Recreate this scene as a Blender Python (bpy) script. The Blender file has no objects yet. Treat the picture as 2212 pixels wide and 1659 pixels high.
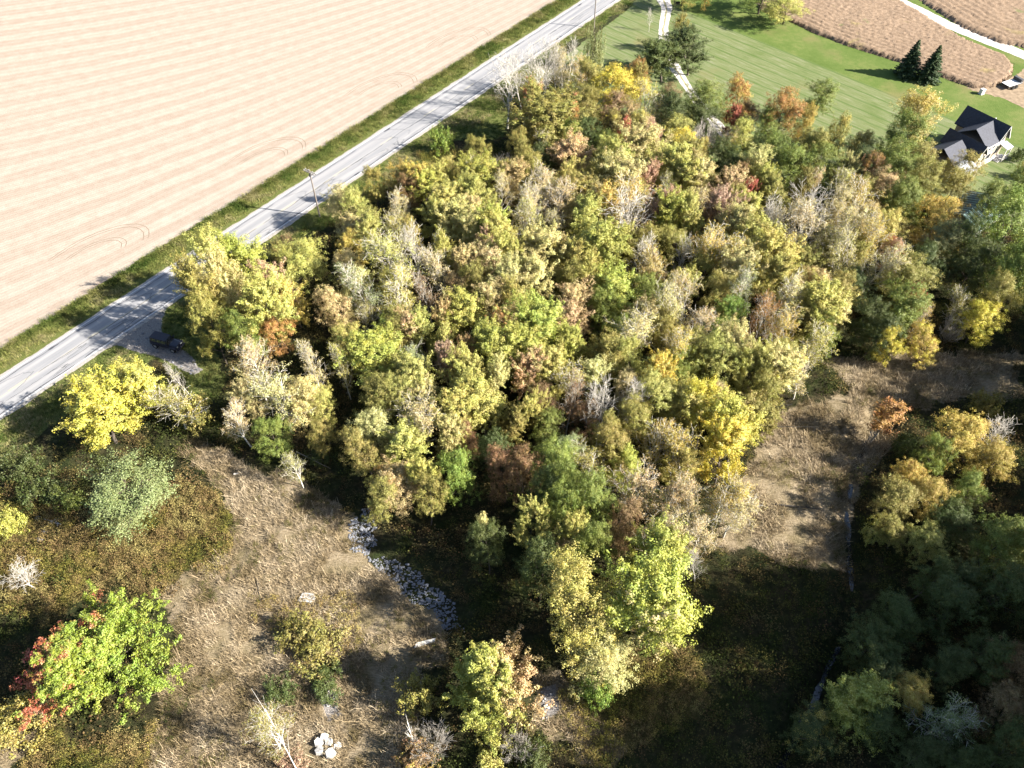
import bpy, math, random
import numpy as np
from mathutils import Vector, Matrix, noise as mnoise
from mathutils.geometry import tessellate_polygon
random.seed(7)
R_ = np.random.default_rng(7)
scn = bpy.context.scene
COL = scn.collection

# ------------------------------------------------------------------ camera, sky, sun, exposure
PITCH = 49.0            # degrees below the horizon
CAM_H = 80.0
FPX = 1703.0            # focal length in units of a 2212 px wide picture
cd = bpy.data.cameras.new('drone_camera')
cam = bpy.data.objects.new('drone_camera', cd)
COL.objects.link(cam)
cam.location = (0, 0, CAM_H)
cam.rotation_euler = (math.radians(90 - PITCH), 0, 0)
cd.sensor_width = 36.0
cd.lens = 36.0 * FPX / 2212.0
cd.clip_start = 0.5
cd.clip_end = 9000
scn.camera = cam
SUN_EL = 32.0
SUN_AZ = -12.0          # direction the sun stands in, degrees from +x
wd = bpy.data.worlds.new('World')
scn.world = wd
wd.use_nodes = True
wn = wd.node_tree
bg = wn.nodes['Background']
sky = wn.nodes.new('ShaderNodeTexSky')
sky.sky_type = 'NISHITA'
sky.sun_disc = False
sky.sun_elevation = math.radians(SUN_EL)
sky.sun_rotation = math.radians(90 - SUN_AZ)
wn.links.new(sky.outputs[0], bg.inputs[0])
bg.inputs[1].default_value = 0.055
sl = bpy.data.lights.new('sun', 'SUN')
sl.energy = 5.0
sl.angle = math.radians(0.5)
sl.color = (1.0, 0.93, 0.82)
so = bpy.data.objects.new('sun', sl)
COL.objects.link(so)
az = math.radians(SUN_AZ); el = math.radians(SUN_EL)
sdir = Vector((math.cos(az) * math.cos(el), math.sin(az) * math.cos(el), math.sin(el)))
so.rotation_euler = sdir.to_track_quat('Z', 'Y').to_euler()
so.location = sdir * 300
scn.view_settings.view_transform = 'Standard'
scn.view_settings.look = 'None'
scn.view_settings.exposure = 2.38
scn.view_settings.gamma = 1.0
scn.view_settings.use_curve_mapping = False
scn.render.engine = 'CYCLES'
scn.cycles.max_bounces = 6
scn.cycles.diffuse_bounces = 3
scn.cycles.transmission_bounces = 3
scn.cycles.use_denoising = True

# ------------------------------------------------------------------ picture -> ground measurements
_s, _c = math.sin(math.radians(PITCH)), math.cos(math.radians(PITCH))
def G(u, v, z=0.0):
    "point of height z seen at (u, v) of the 2212 x 1659 picture"
    x = (u - 1106) / FPX; y = (829.5 - v) / FPX
    d = (x, _c + y * _s, -_s + y * _c)
    k = (z - CAM_H) / d[2]
    return (d[0] * k, d[1] * k)
def depth(x, y, z):
    return y * _c - (z - CAM_H) * _s
def pxy(x, y, z=0.0):
    dep = depth(x, y, z); up = y * _s + (z - CAM_H) * _c
    return 1106 + FPX * x / dep, 829.5 - FPX * up / dep

# ------------------------------------------------------------------ materials
def mat(name):
    m = bpy.data.materials.new(name); m.use_nodes = True
    return m, m.node_tree, m.node_tree.nodes['Principled BSDF']
def N(nt, t, **k):
    n = nt.nodes.new(t)
    for a, b in k.items(): setattr(n, a, b)
    return n
def math_n(nt, op, a, b=None, c=None):
    n = N(nt, 'ShaderNodeMath', operation=op)
    for i, v in enumerate((a, b, c)):
        if v is None: continue
        if isinstance(v, (int, float)): n.inputs[i].default_value = v
        else: nt.links.new(v, n.inputs[i])
    return n.outputs[0]
def mixc(nt, fac, a, b, mode='MIX'):
    n = N(nt, 'ShaderNodeMix', data_type='RGBA', blend_type=mode)
    for i, v in ((0, fac), (6, a), (7, b)):
        if isinstance(v, (int, float)): n.inputs[i].default_value = v
        elif isinstance(v, tuple): n.inputs[i].default_value = (*v[:3], 1)
        else: nt.links.new(v, n.inputs[i])
    return n.outputs[2]
def ramp(nt, fac, stops):
    n = N(nt, 'ShaderNodeValToRGB')
    cr = n.color_ramp
    while len(cr.elements) < len(stops): cr.elements.new(0.5)
    for e, (p, c) in zip(cr.elements, stops):
        e.position = p; e.color = (*c, 1) if isinstance(c, tuple) else (c, c, c, 1)
    nt.links.new(fac, n.inputs[0])
    return n.outputs[0]
def smooth(nt, v, a, b):
    n = N(nt, 'ShaderNodeMapRange', interpolation_type='SMOOTHSTEP')
    n.inputs[1].default_value = a; n.inputs[2].default_value = b
    nt.links.new(v, n.inputs[0])
    return n.outputs[0]
def geo_pos(nt):
    return N(nt, 'ShaderNodeNewGeometry').outputs['Position']
def noise(nt, vec, scale, detail=3.0, rough=0.55, dist=0.0):
    n = N(nt, 'ShaderNodeTexNoise')
    n.inputs['Scale'].default_value = scale; n.inputs['Detail'].default_value = detail
    n.inputs['Roughness'].default_value = rough; n.inputs['Distortion'].default_value = dist
    nt.links.new(vec, n.inputs['Vector'])
    return n.outputs['Fac']
def mapping(nt, vec, rot=0.0, scale=(1, 1, 1)):
    n = N(nt, 'ShaderNodeMapping')
    n.inputs['Rotation'].default_value = (0, 0, rot); n.inputs['Scale'].default_value = scale
    nt.links.new(vec, n.inputs['Vector'])
    return n.outputs[0]
def attr(nt, name, kind='GEOMETRY', out='Fac'):
    n = N(nt, 'ShaderNodeAttribute', attribute_name=name, attribute_type=kind)
    return n.outputs[out]
def bump(nt, bsdf, h, strength=0.5, dist=0.2):
    n = N(nt, 'ShaderNodeBump')
    n.inputs['Strength'].default_value = strength; n.inputs['Distance'].default_value = dist
    nt.links.new(h, n.inputs['Height']); nt.links.new(n.outputs[0], bsdf.inputs['Normal'])
def plain(name, c, rough=0.8, var=0.25, scale=3.0, metal=0.0, spec=0.3, bmp=0.0):
    m, nt, b = mat(name)
    p = N(nt, 'ShaderNodeTexCoord').outputs['Object']
    f = noise(nt, p, scale, 4)
    lo = tuple(v * (1 - var) for v in c); hi = tuple(min(1, v * (1 + var)) for v in c)
    nt.links.new(ramp(nt, f, [(0.3, lo), (0.7, hi)]), b.inputs['Base Color'])
    b.inputs['Roughness'].default_value = rough; b.inputs['Metallic'].default_value = metal
    b.inputs['Specular IOR Level'].default_value = spec
    if bmp: bump(nt, b, f, bmp, 0.1)
    return m

def leaf_material():
    m = bpy.data.materials.new('leaves'); m.use_nodes = True
    nt = m.node_tree; nt.nodes.clear()
    out = N(nt, 'ShaderNodeOutputMaterial')
    base = N(nt, 'ShaderNodeObjectInfo').outputs['Color']
    acc = attr(nt, 'accent', 'OBJECT', 'Color')
    amt = attr(nt, 'accent_amount', 'OBJECT', 'Fac')
    ad = attr(nt, 'accent_dir', 'OBJECT', 'Vector')
    rnd = attr(nt, 'leaf_random'); cl = attr(nt, 'clump_random')
    p = N(nt, 'ShaderNodeTexCoord').outputs['Object']
    f = noise(nt, p, 0.42, 2.5, 0.6)
    dt = N(nt, 'ShaderNodeVectorMath', operation='DOT_PRODUCT')
    nt.links.new(p, dt.inputs[0]); nt.links.new(ad, dt.inputs[1])
    v = math_n(nt, 'ADD', f, dt.outputs['Value'])
    v = math_n(nt, 'ADD', v, math_n(nt, 'MULTIPLY_ADD', cl, 0.22, -0.11))
    v = math_n(nt, 'ADD', v, amt)
    k = smooth(nt, v, 0.94, 1.06)
    c = mixc(nt, k, base, acc)
    hs = N(nt, 'ShaderNodeHueSaturation')
    hs.inputs['Hue'].default_value = 0.5
    nt.links.new(math_n(nt, 'MULTIPLY_ADD', cl, 0.036, 0.478), hs.inputs['Hue'])
    nt.links.new(math_n(nt, 'MULTIPLY_ADD', rnd, 0.85, 0.78), hs.inputs['Value'])
    nt.links.new(math_n(nt, 'MULTIPLY_ADD', rnd, -0.25, 1.12), hs.inputs['Saturation'])
    nt.links.new(c, hs.inputs['Color'])
    c = hs.outputs[0]
    d = N(nt, 'ShaderNodeBsdfPrincipled')
    d.inputs['Roughness'].default_value = 0.55
    d.inputs['Specular IOR Level'].default_value = 0.25
    nt.links.new(c, d.inputs['Base Color'])
    t = N(nt, 'ShaderNodeBsdfTranslucent')
    tc = mixc(nt, 1.0, c, (1.0, 0.95, 0.45), 'MULTIPLY')
    nt.links.new(tc, t.inputs[0])
    mx = N(nt, 'ShaderNodeMixShader'); mx.inputs[0].default_value = 0.26
    nt.links.new(d.outputs[0], mx.inputs[1]); nt.links.new(t.outputs[0], mx.inputs[2])
    nt.links.new(mx.outputs[0], out.inputs[0])
    return m
def bark_material():
    m, nt, b = mat('bark')
    base = N(nt, 'ShaderNodeObjectInfo').outputs['Color']
    p = N(nt, 'ShaderNodeTexCoord').outputs['Object']
    f = noise(nt, p, 2.2, 4)
    nt.links.new(mixc(nt, 1.0, base, ramp(nt, f, [(0.3, 0.62), (0.7, 1.15)]), 'MULTIPLY'), b.inputs['Base Color'])
    b.inputs['Roughness'].default_value = 0.9; b.inputs['Specular IOR Level'].default_value = 0.1
    return m
LEAF = leaf_material(); BARK = bark_material()

# ------------------------------------------------------------------ object helpers
def tag(o, label=None, cat=None, group=None, kind=None):
    if label: o['label'] = label
    if cat: o['category'] = cat
    if group: o['group'] = group
    if kind: o['kind'] = kind
    return o
def link(name, me, parent=None, loc=None):
    o = bpy.data.objects.new(name, me); COL.objects.link(o)
    if parent is not None: o.parent = parent
    if loc is not None: o.location = loc
    return o
def empty(name, loc=(0, 0, 0), rz=0.0):
    o = bpy.data.objects.new(name, None); COL.objects.link(o)
    o.location = loc; o.rotation_euler = (0, 0, rz); o.empty_display_size = 0.5
    return o
def mesh_np(name, verts, faces, m, attrs=None, smooth_shade=False):
    "verts (n,3), faces (k,c) with a constant corner count"
    me = bpy.data.meshes.new(name)
    verts = np.asarray(verts, np.float32); faces = np.asarray(faces, np.int32)
    n, (k, c) = len(verts), faces.shape
    me.vertices.add(n); me.vertices.foreach_set('co', verts.ravel())
    me.loops.add(k * c); me.loops.foreach_set('vertex_index', faces.ravel())
    me.polygons.add(k); me.polygons.foreach_set('loop_start', np.arange(0, k * c, c, dtype=np.int32))
    if smooth_shade: me.polygons.foreach_set('use_smooth', np.ones(k, bool))
    me.update(calc_edges=True)
    for an, av in (attrs or {}).items():
        av = np.asarray(av, np.float32)
        a = me.attributes.new(an, 'FLOAT', 'POINT'); a.data.foreach_set('value', av.ravel())
    if m: me.materials.append(m)
    return me
class MB:
    "collects boxes, prisms, bars and tubes into one mesh"
    def __init__(s): s.v = []; s.f = []
    def add(s, vs, fs):
        b = len(s.v); s.v += [tuple(v) for v in vs]; s.f += [tuple(b + i for i in f) for f in fs]
    def box(s, x0, y0, z0, x1, y1, z1):
        vs = [(x, y, z) for z in (z0, z1) for x, y in ((x0, y0), (x1, y0), (x1, y1), (x0, y1))]
        s.add(vs, [(3, 2, 1, 0), (4, 5, 6, 7), (0, 1, 5, 4), (1, 2, 6, 5), (2, 3, 7, 6), (3, 0, 4, 7)])
    def hexa(s, vs):
        s.add(vs, [(3, 2, 1, 0), (4, 5, 6, 7), (0, 1, 5, 4), (1, 2, 6, 5), (2, 3, 7, 6), (3, 0, 4, 7)])
    def tube(s, p0, p1, r0, r1=None, n=8):
        r1 = r0 if r1 is None else r1
        p0, p1 = Vector(p0), Vector(p1); d = (p1 - p0).normalized()
        a = d.orthogonal().normalized(); b = d.cross(a)
        vs = []
        for p, r in ((p0, r0), (p1, r1)):
            for i in range(n):
                t = 2 * math.pi * i / n
                vs.append(p + (a * math.cos(t) + b * math.sin(t)) * r)
        s.add(vs, [(i, (i + 1) % n, n + (i + 1) % n, n + i) for i in range(n)] + [tuple(range(n))[::-1], tuple(range(n, 2 * n))])
    def prism(s, poly, axis_vec, h):
        n = len(poly); a = Vector(axis_vec) * h
        vs = [Vector(p) for p in poly] + [Vector(p) + a for p in poly]
        s.add(vs, [tuple(range(n))[::-1], tuple(range(n, 2 * n))] + [(i, (i + 1) % n, n + (i + 1) % n, n + i) for i in range(n)])
    def build(s, name, m, parent=None, loc=None):
        me = bpy.data.meshes.new(name); me.from_pydata(s.v, [], s.f)
        import bmesh
        bm = bmesh.new(); bm.from_mesh(me); bmesh.ops.recalc_face_normals(bm, faces=bm.faces); bm.to_mesh(me); bm.free()
        me.materials.append(m)
        return link(name, me, parent, loc)

def densify(pts, step, jag, seed=0, closed=True):
    rng = random.Random(seed); out = []
    n = len(pts)
    for i in range(n if closed else n - 1):
        a, b = pts[i], pts[(i + 1) % n]
        L = math.dist(a, b); k = max(1, int(L / step))
        nx, ny = (b[1] - a[1]) / max(L, 1e-6), -(b[0] - a[0]) / max(L, 1e-6)
        for j in range(k):
            t = j / k
            x = a[0] + (b[0] - a[0]) * t; y = a[1] + (b[1] - a[1]) * t
            q = mnoise.noise(Vector((x * 0.35, y * 0.35, seed))) * jag * 1.6 + rng.uniform(-1, 1) * jag * 0.5
            out.append((x + nx * q, y + ny * q))
    if not closed: out.append(tuple(pts[-1]))
    return out
def inside(px, py, poly):
    "vectorised point in polygon"
    px = np.asarray(px); py = np.asarray(py); r = np.zeros(px.shape, bool)
    n = len(poly)
    for i in range(n):
        x0, y0 = poly[i]; x1, y1 = poly[(i + 1) % n]
        if y0 == y1: continue
        c = ((y0 > py) != (y1 > py)) & (px < (x1 - x0) * (py - y0) / (y1 - y0) + x0)
        r ^= c
    return r
def seg_dist(px, py, poly, closed=True):
    d = np.full(np.shape(px), 1e9); n = len(poly)
    for i in range(n if closed else n - 1):
        x0, y0 = poly[i]; x1, y1 = poly[(i + 1) % n]
        dx, dy = x1 - x0, y1 - y0; L2 = dx * dx + dy * dy + 1e-9
        t = np.clip(((px - x0) * dx + (py - y0) * dy) / L2, 0, 1)
        d = np.minimum(d, np.hypot(px - x0 - t * dx, py - y0 - t * dy))
    return d
def sheet(name, pts, z, m, jag=0.0, step=0.6, seed=0, kind='structure'):
    pp = densify(pts, step, jag, seed) if jag else list(pts)
    tri = tessellate_polygon([[Vector((x, y, 0)) for x, y in pp]])
    me = bpy.data.meshes.new(name)
    me.from_pydata([(x, y, z) for x, y in pp], [], [tuple(t) for t in tri])
    me.update()
    for p in me.polygons:
        if p.normal.z < 0: p.flip()
    me.materials.append(m)
    o = link(name, me)
    if kind: o['kind'] = kind
    return o
def P(*uv): return [G(*q) for q in uv]

# ------------------------------------------------------------------ road frame and zones
RD = (math.cos(math.radians(53.8)), math.sin(math.radians(53.8)))   # along the road
RN = (-RD[1], RD[0])                                                # towards the big field
RO = (-69.0, 65.6)
def RP(u, d): return (RO[0] + RD[0] * u + RN[0] * d, RO[1] + RD[1] * u + RN[1] * d)
def to_road(x, y):
    x = np.asarray(x) - RO[0]; y = np.asarray(y) - RO[1]
    return x * RD[0] + y * RD[1], x * RN[0] + y * RN[1]
ZT = [P((430, 940), (560, 1005), (700, 1050), (745, 1110), (800, 1200), (900, 1310), (960, 1360), (970, 1430), (890, 1450), (880, 1560), (870, 1659), (860, 1760), (330, 1760), (330, 1480), (390, 1430), (345, 1310), (430, 1240), (490, 1200), (510, 1130), (470, 1060), (395, 950)),
      P((-30, 1610), (95, 1555), (70, 1640), (0, 1700)),
      P((1650, 880), (1880, 840), (1950, 950), (1860, 1000), (1850, 1180), (1835, 1235), (1700, 1215), (1560, 1200), (1560, 1120), (1620, 1000)),
      P((1130, 1450), (1200, 1440), (1290, 1540), (1370, 1600), (1300, 1640), (1160, 1590)),
      P((1780, 780), (1990, 770), (2212, 760), (2212, 850), (1990, 880), (1850, 850))]
ZG = [[RP(-60, -3.2), RP(175, -3.2), RP(175, -6.5), RP(128, -7), RP(122, -12), RP(104, -10), RP(84, -8), RP(66, -10), RP(50, -7), RP(40, -6.5), RP(30, -8), RP(8, -10), RP(-60, -14)],
      P((400, 620), (470, 640), (500, 830), (430, 900), (350, 790), (130, 880), (60, 960), (-60, 1040), (-60, 940), (120, 830), (300, 740)),
      P((680, 460), (1000, 240), (1110, 190), (1090, 290), (900, 320), (770, 420), (700, 490), (640, 520))]
RP_STRIP = [RP(-60, -3), RP(200, -3), RP(200, -5.2), RP(-60, -5.2)]
ZW = [P((-60, 1070), (150, 1090), (250, 1110), (430, 1040), (510, 1130), (490, 1210), (350, 1300), (250, 1250), (100, 1330), (-60, 1340)),
      P((95, 1590), (330, 1560), (345, 1760), (0, 1760), (60, 1650)),
      P((1260, 1440), (1500, 1400), (1540, 1500), (1420, 1600), (1250, 1640), (1180, 1500)),
      P((540, 1260), (600, 1270), (620, 1380), (560, 1350)), P((600, 1300), (760, 1290), (780, 1400), (620, 1440)),
      P((900, 330), (1080, 320), (1120, 360), (1000, 390), (900, 380))]
ZR = [P((205, 765), (365, 640), (352, 700), (350, 735), (400, 768), (440, 800), (415, 812), (350, 778), (255, 750)),
      P((735, 1105), (785, 1098), (835, 1150), (900, 1225), (1000, 1305), (1015, 1345), (950, 1365), (880, 1295), (820, 1225), (745, 1150)),
      P((680, 1490), (725, 1490), (735, 1540), (700, 1555)), P((1165, 1490), (1200, 1480), (1215, 1540), (1170, 1560))]
CREEK = P((1905, 900), (1850, 1000), (1838, 1120), (1848, 1250), (1835, 1350), (1770, 1500), (1690, 1659), (1620, 1800))
SWALE = P((690, 1030), (745, 1100), (820, 1180), (900, 1260), (1000, 1340), (1080, 1440))

def axis(lo, hi, step, far):
    a = list(np.arange(lo, hi + 1e-6, step)); s = step
    while a[-1] < far: s *= 1.35; a.append(a[-1] + s)
    s = step
    while a[0] > -far: s *= 1.35; a.insert(0, a[0] - s)
    return np.array(a)
def soft(x, y, polys, w):
    z = np.zeros(x.shape)
    for pg in polys:
        xs = [q[0] for q in pg]; ys = [q[1] for q in pg]
        m = (x > min(xs) - w) & (x < max(xs) + w) & (y > min(ys) - w) & (y < max(ys) + w)
        if not m.any(): continue
        d = seg_dist(x[m], y[m], pg) * np.where(inside(x[m], y[m], pg), 1, -1)
        z[m] = np.maximum(z[m], np.clip(0.5 + d / (2 * w), 0, 1))
    return z
def vnoise(x, y, s, seed=0):
    "cheap smooth value noise on a lattice"
    g = np.random.default_rng(seed).random((257, 257))
    u = x / s; v = y / s; i = np.floor(u).astype(int); j = np.floor(v).astype(int)
    fu = u - i; fv = v - j; fu = fu * fu * (3 - 2 * fu); fv = fv * fv * (3 - 2 * fv)
    a = g[i % 257, j % 257]; b = g[(i + 1) % 257, j % 257]; c = g[i % 257, (j + 1) % 257]; d = g[(i + 1) % 257, (j + 1) % 257]
    return (a * (1 - fu) + b * fu) * (1 - fv) + (c * (1 - fu) + d * fu) * fv - 0.5
LAWN = P((1352, 24), (1296, 66), (1215, 125), (1240, 200), (1450, 330), (1700, 420), (2000, 430), (2212, 490), (2560, 560), (2900, 420), (2900, -60), (1385, -60), (1372, -5))
def sstep(t):
    t = np.clip(t, 0, 1); return t * t * (3 - 2 * t)
def height(x, y):
    "relief of the ground"
    h = 0.5 * vnoise(x, y, 9, 1) + 0.28 * vnoise(x, y, 2.2, 2) + 0.12 * vnoise(x, y, 0.8, 3)
    u, d = to_road(x, y)
    flat = np.clip((-d - 3.6) / 5.0, 0, 1)
    lw = np.clip(soft(x, y, [LAWN], 5.0) * 2, 0, 1)
    h = h * flat * (1 - lw) - 0.02
    dc = seg_dist(x, y, CREEK, False); h = h - 1.5 * np.exp(-(dc / 2.0) ** 2)
    ds = seg_dist(x, y, SWALE, False); h = h - 0.5 * np.exp(-(ds / 2.2) ** 2)
    return np.where((x ** 2 + y ** 2) > 300 ** 2, -0.02, h + 9.0 * sstep((x - 51.5 - (y - 21.5) * 0.434) / 14) * sstep((32 - y) / 7))  # last term: unseen bank right of the frame, added to lengthen its trees' shadows
def build_ground():
    xs = axis(-80, 118, 0.5, 3000); ys = axis(12, 192, 0.5, 3000)
    X, Y = np.meshgrid(xs, ys); nx, ny = len(xs), len(ys)
    x, y = X.ravel(), Y.ravel()
    u, d = to_road(x, y)
    z = height(x, y)
    idx = np.arange(nx * ny).reshape(ny, nx)
    f = np.stack([idx[:-1, :-1], idx[:-1, 1:], idx[1:, 1:], idx[1:, :-1]], -1).reshape(-1, 4)
    lawn = soft(x, y, [LAWN], 1.0)
    wx = x + 3.2 * vnoise(x, y, 4.5, 21) + 1.4 * vnoise(x, y, 1.3, 22); wy = y + 3.2 * vnoise(x, y, 4.5, 23) + 1.4 * vnoise(x, y, 1.3, 24)
    at = dict(zone_tan=soft(wx, wy, ZT, 1.3), zone_green=np.maximum.reduce([soft(wx, wy, ZG, 1.6), soft(x, y, [RP_STRIP], 0.5), lawn, (d > 3).astype(float)]),
              zone_weed=soft(wx, wy, ZW, 1.3), zone_gravel=soft(x + (wx - x) * .35, y + (wy - y) * .35, ZR[:1] + ZR[2:], 0.7))
    m, nt, b = mat('ground')
    p = geo_pos(nt)
    n1 = noise(nt, p, 0.35, 5); n2 = noise(nt, p, 1.6, 6, 0.65); n3 = noise(nt, p, 6.0, 6, 0.7)
    ns = noise(nt, mapping(nt, p, 0.9, (1.0, 4.0, 1)), 2.0, 5, 0.7)
    c = mixc(nt, ramp(nt, n1, [(0.35, 0.0), (0.65, 1.0)]), ramp(nt, n2, [(0.3, (0.014, 0.014, 0.008)), (0.5, (0.030, 0.026, 0.014)), (0.72, (0.06, 0.046, 0.026))]),
             ramp(nt, n2, [(0.3, (0.012, 0.018, 0.007)), (0.55, (0.026, 0.034, 0.012)), (0.75, (0.055, 0.055, 0.024))]))
    def over(c, zone, col, jit=0.75):
        a = math_n(nt, 'ADD', attr(nt, zone), math_n(nt, 'MULTIPLY_ADD', n2, jit, -0.5 * jit))
        return mixc(nt, smooth(nt, a, 0.42, 0.58), c, col)
    c = over(c, 'zone_weed', ramp(nt, n3, [(0.3, (0.036, 0.034, 0.012)), (0.5, (0.075, 0.064, 0.024)), (0.7, (0.10, 0.08, 0.036))]))
    tanc = mixc(nt, ramp(nt, n1, [(0.4, 0.0), (0.66, 0.9)]), ramp(nt, ns, [(0.3, (0.115, 0.088, 0.052)), (0.5, (0.20, 0.160, 0.105)), (0.7, (0.29, 0.24, 0.17))]),
                ramp(nt, ns, [(0.3, (0.065, 0.056, 0.028)), (0.5, (0.115, 0.094, 0.05)), (0.7, (0.17, 0.138, 0.08))]))
    c = over(c, 'zone_tan', tanc)
    c = over(c, 'zone_green', ramp(nt, n3, [(0.3, (0.042, 0.060, 0.014)), (0.52, (0.088, 0.102, 0.030)), (0.72, (0.15, 0.145, 0.058))]), 0.5)
    c = over(c, 'zone_gravel', ramp(nt, n3, [(0.3, (0.12, 0.11, 0.105)), (0.55, (0.22, 0.205, 0.195)), (0.75, (0.34, 0.32, 0.30))]), 0.6)
    nt.links.new(c, b.inputs['Base Color']); b.inputs['Roughness'].default_value = 0.95; b.inputs['Specular IOR Level'].default_value = 0.05
    bump(nt, b, math_n(nt, 'ADD', n3, math_n(nt, 'MULTIPLY', ns, 0.6)), 0.9, 0.35)
    me = mesh_np('ground', np.stack([x, y, z], -1), f, m, at, True)
    link('ground', me)['kind'] = 'structure'
build_ground()

# ------------------------------------------------------------------ the big harvested field
def field_material():
    m, nt, b = mat('stubble')
    p = geo_pos(nt)
    def dotp(v, c):
        n = N(nt, 'ShaderNodeVectorMath', operation='DOT_PRODUCT'); nt.links.new(p, n.inputs[0]); n.inputs[1].default_value = (*v, 0)
        return math_n(nt, 'SUBTRACT', n.outputs['Value'], c)
    d = dotp(RN, RO[0] * RN[0] + RO[1] * RN[1]); u = dotp(RD, RO[0] * RD[0] + RO[1] * RD[1])
    e = math_n(nt, 'POWER', 2.718, math_n(nt, 'MULTIPLY', d, -1 / 42.0))
    sl_ = math_n(nt, 'MULTIPLY_ADD', e, -0.82, 0.82)
    F = math_n(nt, 'ADD', d, math_n(nt, 'MULTIPLY', u, sl_))
    wob = noise(nt, p, 0.05, 3); F = math_n(nt, 'ADD', F, math_n(nt, 'MULTIPLY', wob, 2.6))
    fine = noise(nt, p, 3.0, 6, 0.75); mid = noise(nt, p, 0.5, 5, 0.6)
    s1 = math_n(nt, 'SINE', math_n(nt, 'MULTIPLY', F, 2 * math.pi / 7.2))
    s2 = math_n(nt, 'SINE', math_n(nt, 'MULTIPLY', F, 2 * math.pi / 2.4))
    s3 = math_n(nt, 'SINE', math_n(nt, 'MULTIPLY', F, 2 * math.pi / 0.8))
    a = math_n(nt, 'MULTIPLY_ADD', math_n(nt, 'MULTIPLY', s1, math_n(nt, 'MULTIPLY_ADD', noise(nt, p, 0.03, 3), 1.3, -0.1)), 0.15, 0.56)
    a = math_n(nt, 'ADD', a, math_n(nt, 'MULTIPLY', s2, 0.05))
    a = math_n(nt, 'ADD', a, math_n(nt, 'MULTIPLY', s3, 0.03))
    a = math_n(nt, 'ADD', a, math_n(nt, 'MULTIPLY_ADD', mid, 0.5, -0.25))
    a = math_n(nt, 'ADD', a, math_n(nt, 'MULTIPLY_ADD', fine, 0.5, -0.25))
    c = ramp(nt, a, [(0.15, (0.172, 0.134, 0.106)), (0.42, (0.195, 0.157, 0.127)), (0.60, (0.222, 0.188, 0.156)), (0.85, (0.262, 0.236, 0.20))])
    nt.links.new(c, b.inputs['Base Color']); b.inputs['Roughness'].default_value = 1.0; b.inputs['Specular IOR Level'].default_value = 0.0
    bump(nt, b, math_n(nt, 'ADD', fine, math_n(nt, 'MULTIPLY', s3, 0.15)), 0.35, 0.12)
    return m
VW = [(-60, 8.2), (0, 8.0), (30, 8.6), (60, 7.8), (90, 8.3), (125, 7.6), (160, 7.8), (200, 8.2), (420, 8.0)]
FIELD = [RP(u, d) for u, d in VW] + [RP(420, 700), RP(-500, 700), RP(-500, 8)]
def build_field():
    near = [RP(u, d) for u, d in VW]
    edge = densify(near, 0.45, 0.28, 3, closed=False)
    pts = edge + [RP(420, 700), RP(-500, 700), RP(-500, 8)]
    sheet('harvested_field', pts, 0.012, field_material())
build_field()
tm, nt_, b_ = mat('tyre_track')
b_.inputs['Base Color'].default_value = (0.14, 0.11, 0.085, 1); b_.inputs['Roughness'].default_value = 1
b_.inputs['Specular IOR Level'].default_value = 0
def strip_mesh(mb, pts, w, z, seed=0):
    rng = random.Random(seed)
    n = len(pts); vs = []
    for i, (x, y) in enumerate(pts):
        a = pts[max(0, i - 1)]; c = pts[min(n - 1, i + 1)]
        L = math.dist(a, c) + 1e-9; nx, ny = -(c[1] - a[1]) / L, (c[0] - a[0]) / L
        ww = w * rng.uniform(0.45, 1.0) * (0.35 if i in (0, n - 1) else 1)
        vs += [(x + nx * ww / 2, y + ny * ww / 2, z), (x - nx * ww / 2, y - ny * ww / 2, z)]
    mb.add(vs, [(2 * i, 2 * i + 1, 2 * i + 3, 2 * i + 2) for i in range(n - 1)])
for k, (u0, v0) in enumerate([(195, 560), (560, 355), (815, 205), (985, 100)]):
    mb = MB(); cx, cy = G(u0, v0)
    for r in (3.6, 4.1, 6.2, 6.8):
        pts = []
        for i in range(15):
            t = i / 14 * 2.6 - 0.6
            lx, ly = r * 1.5 * math.cos(t), r * 0.8 * math.sin(t)
            q = math.radians(53.8)
            pts.append((cx + lx * math.cos(q) - ly * math.sin(q) + random.uniform(-.1, .1), cy + lx * math.sin(q) + ly * math.cos(q)))
        strip_mesh(mb, pts, 0.17, 0.018 + 0.002 * (r > 5), k)
    o = mb.build('tyre_track', tm); tag(o, kind='structure')

# ------------------------------------------------------------------ road
def road_material():
    m, nt, b = mat('old_asphalt')
    p = geo_pos(nt)
    n = N(nt, 'ShaderNodeVectorMath', operation='DOT_PRODUCT'); nt.links.new(p, n.inputs[0]); n.inputs[1].default_value = (*RN, 0)
    d = math_n(nt, 'SUBTRACT', n.outputs['Value'], RO[0] * RN[0] + RO[1] * RN[1])
    ml = mapping(nt, p, -math.radians(53.8)); ml = mapping(nt, ml, 0, (0.06, 1.6, 1))
    st = noise(nt, ml, 1.0, 4, 0.6); f = noise(nt, p, 7, 5, 0.7)
    w = math_n(nt, 'COSINE', math_n(nt, 'MULTIPLY', d, 2 * math.pi / 1.75))
    a = math_n(nt, 'ADD', math_n(nt, 'MULTIPLY', w, 0.14), st)
    a = math_n(nt, 'ADD', a, math_n(nt, 'MULTIPLY_ADD', f, 0.3, -0.15))
    c = ramp(nt, a, [(0.25, (0.14, 0.143, 0.153)), (0.5, (0.178, 0.178, 0.184)), (0.8, (0.225, 0.223, 0.223))])
    nt.links.new(c, b.inputs['Base Color']); b.inputs['Roughness'].default_value = 0.85; b.inputs['Specular IOR Level'].default_value = 0.25
    bump(nt, b, f, 0.2, 0.05)
    return m
RW = 3.35
sheet('road', [RP(-70, -RW), RP(260, -RW), RP(260, RW), RP(-70, RW)], 0.04, road_material())
SHM = plain('pale_gravel_shoulder', (0.21, 0.195, 0.175), 1.0, 0.25, 6.0)
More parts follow.
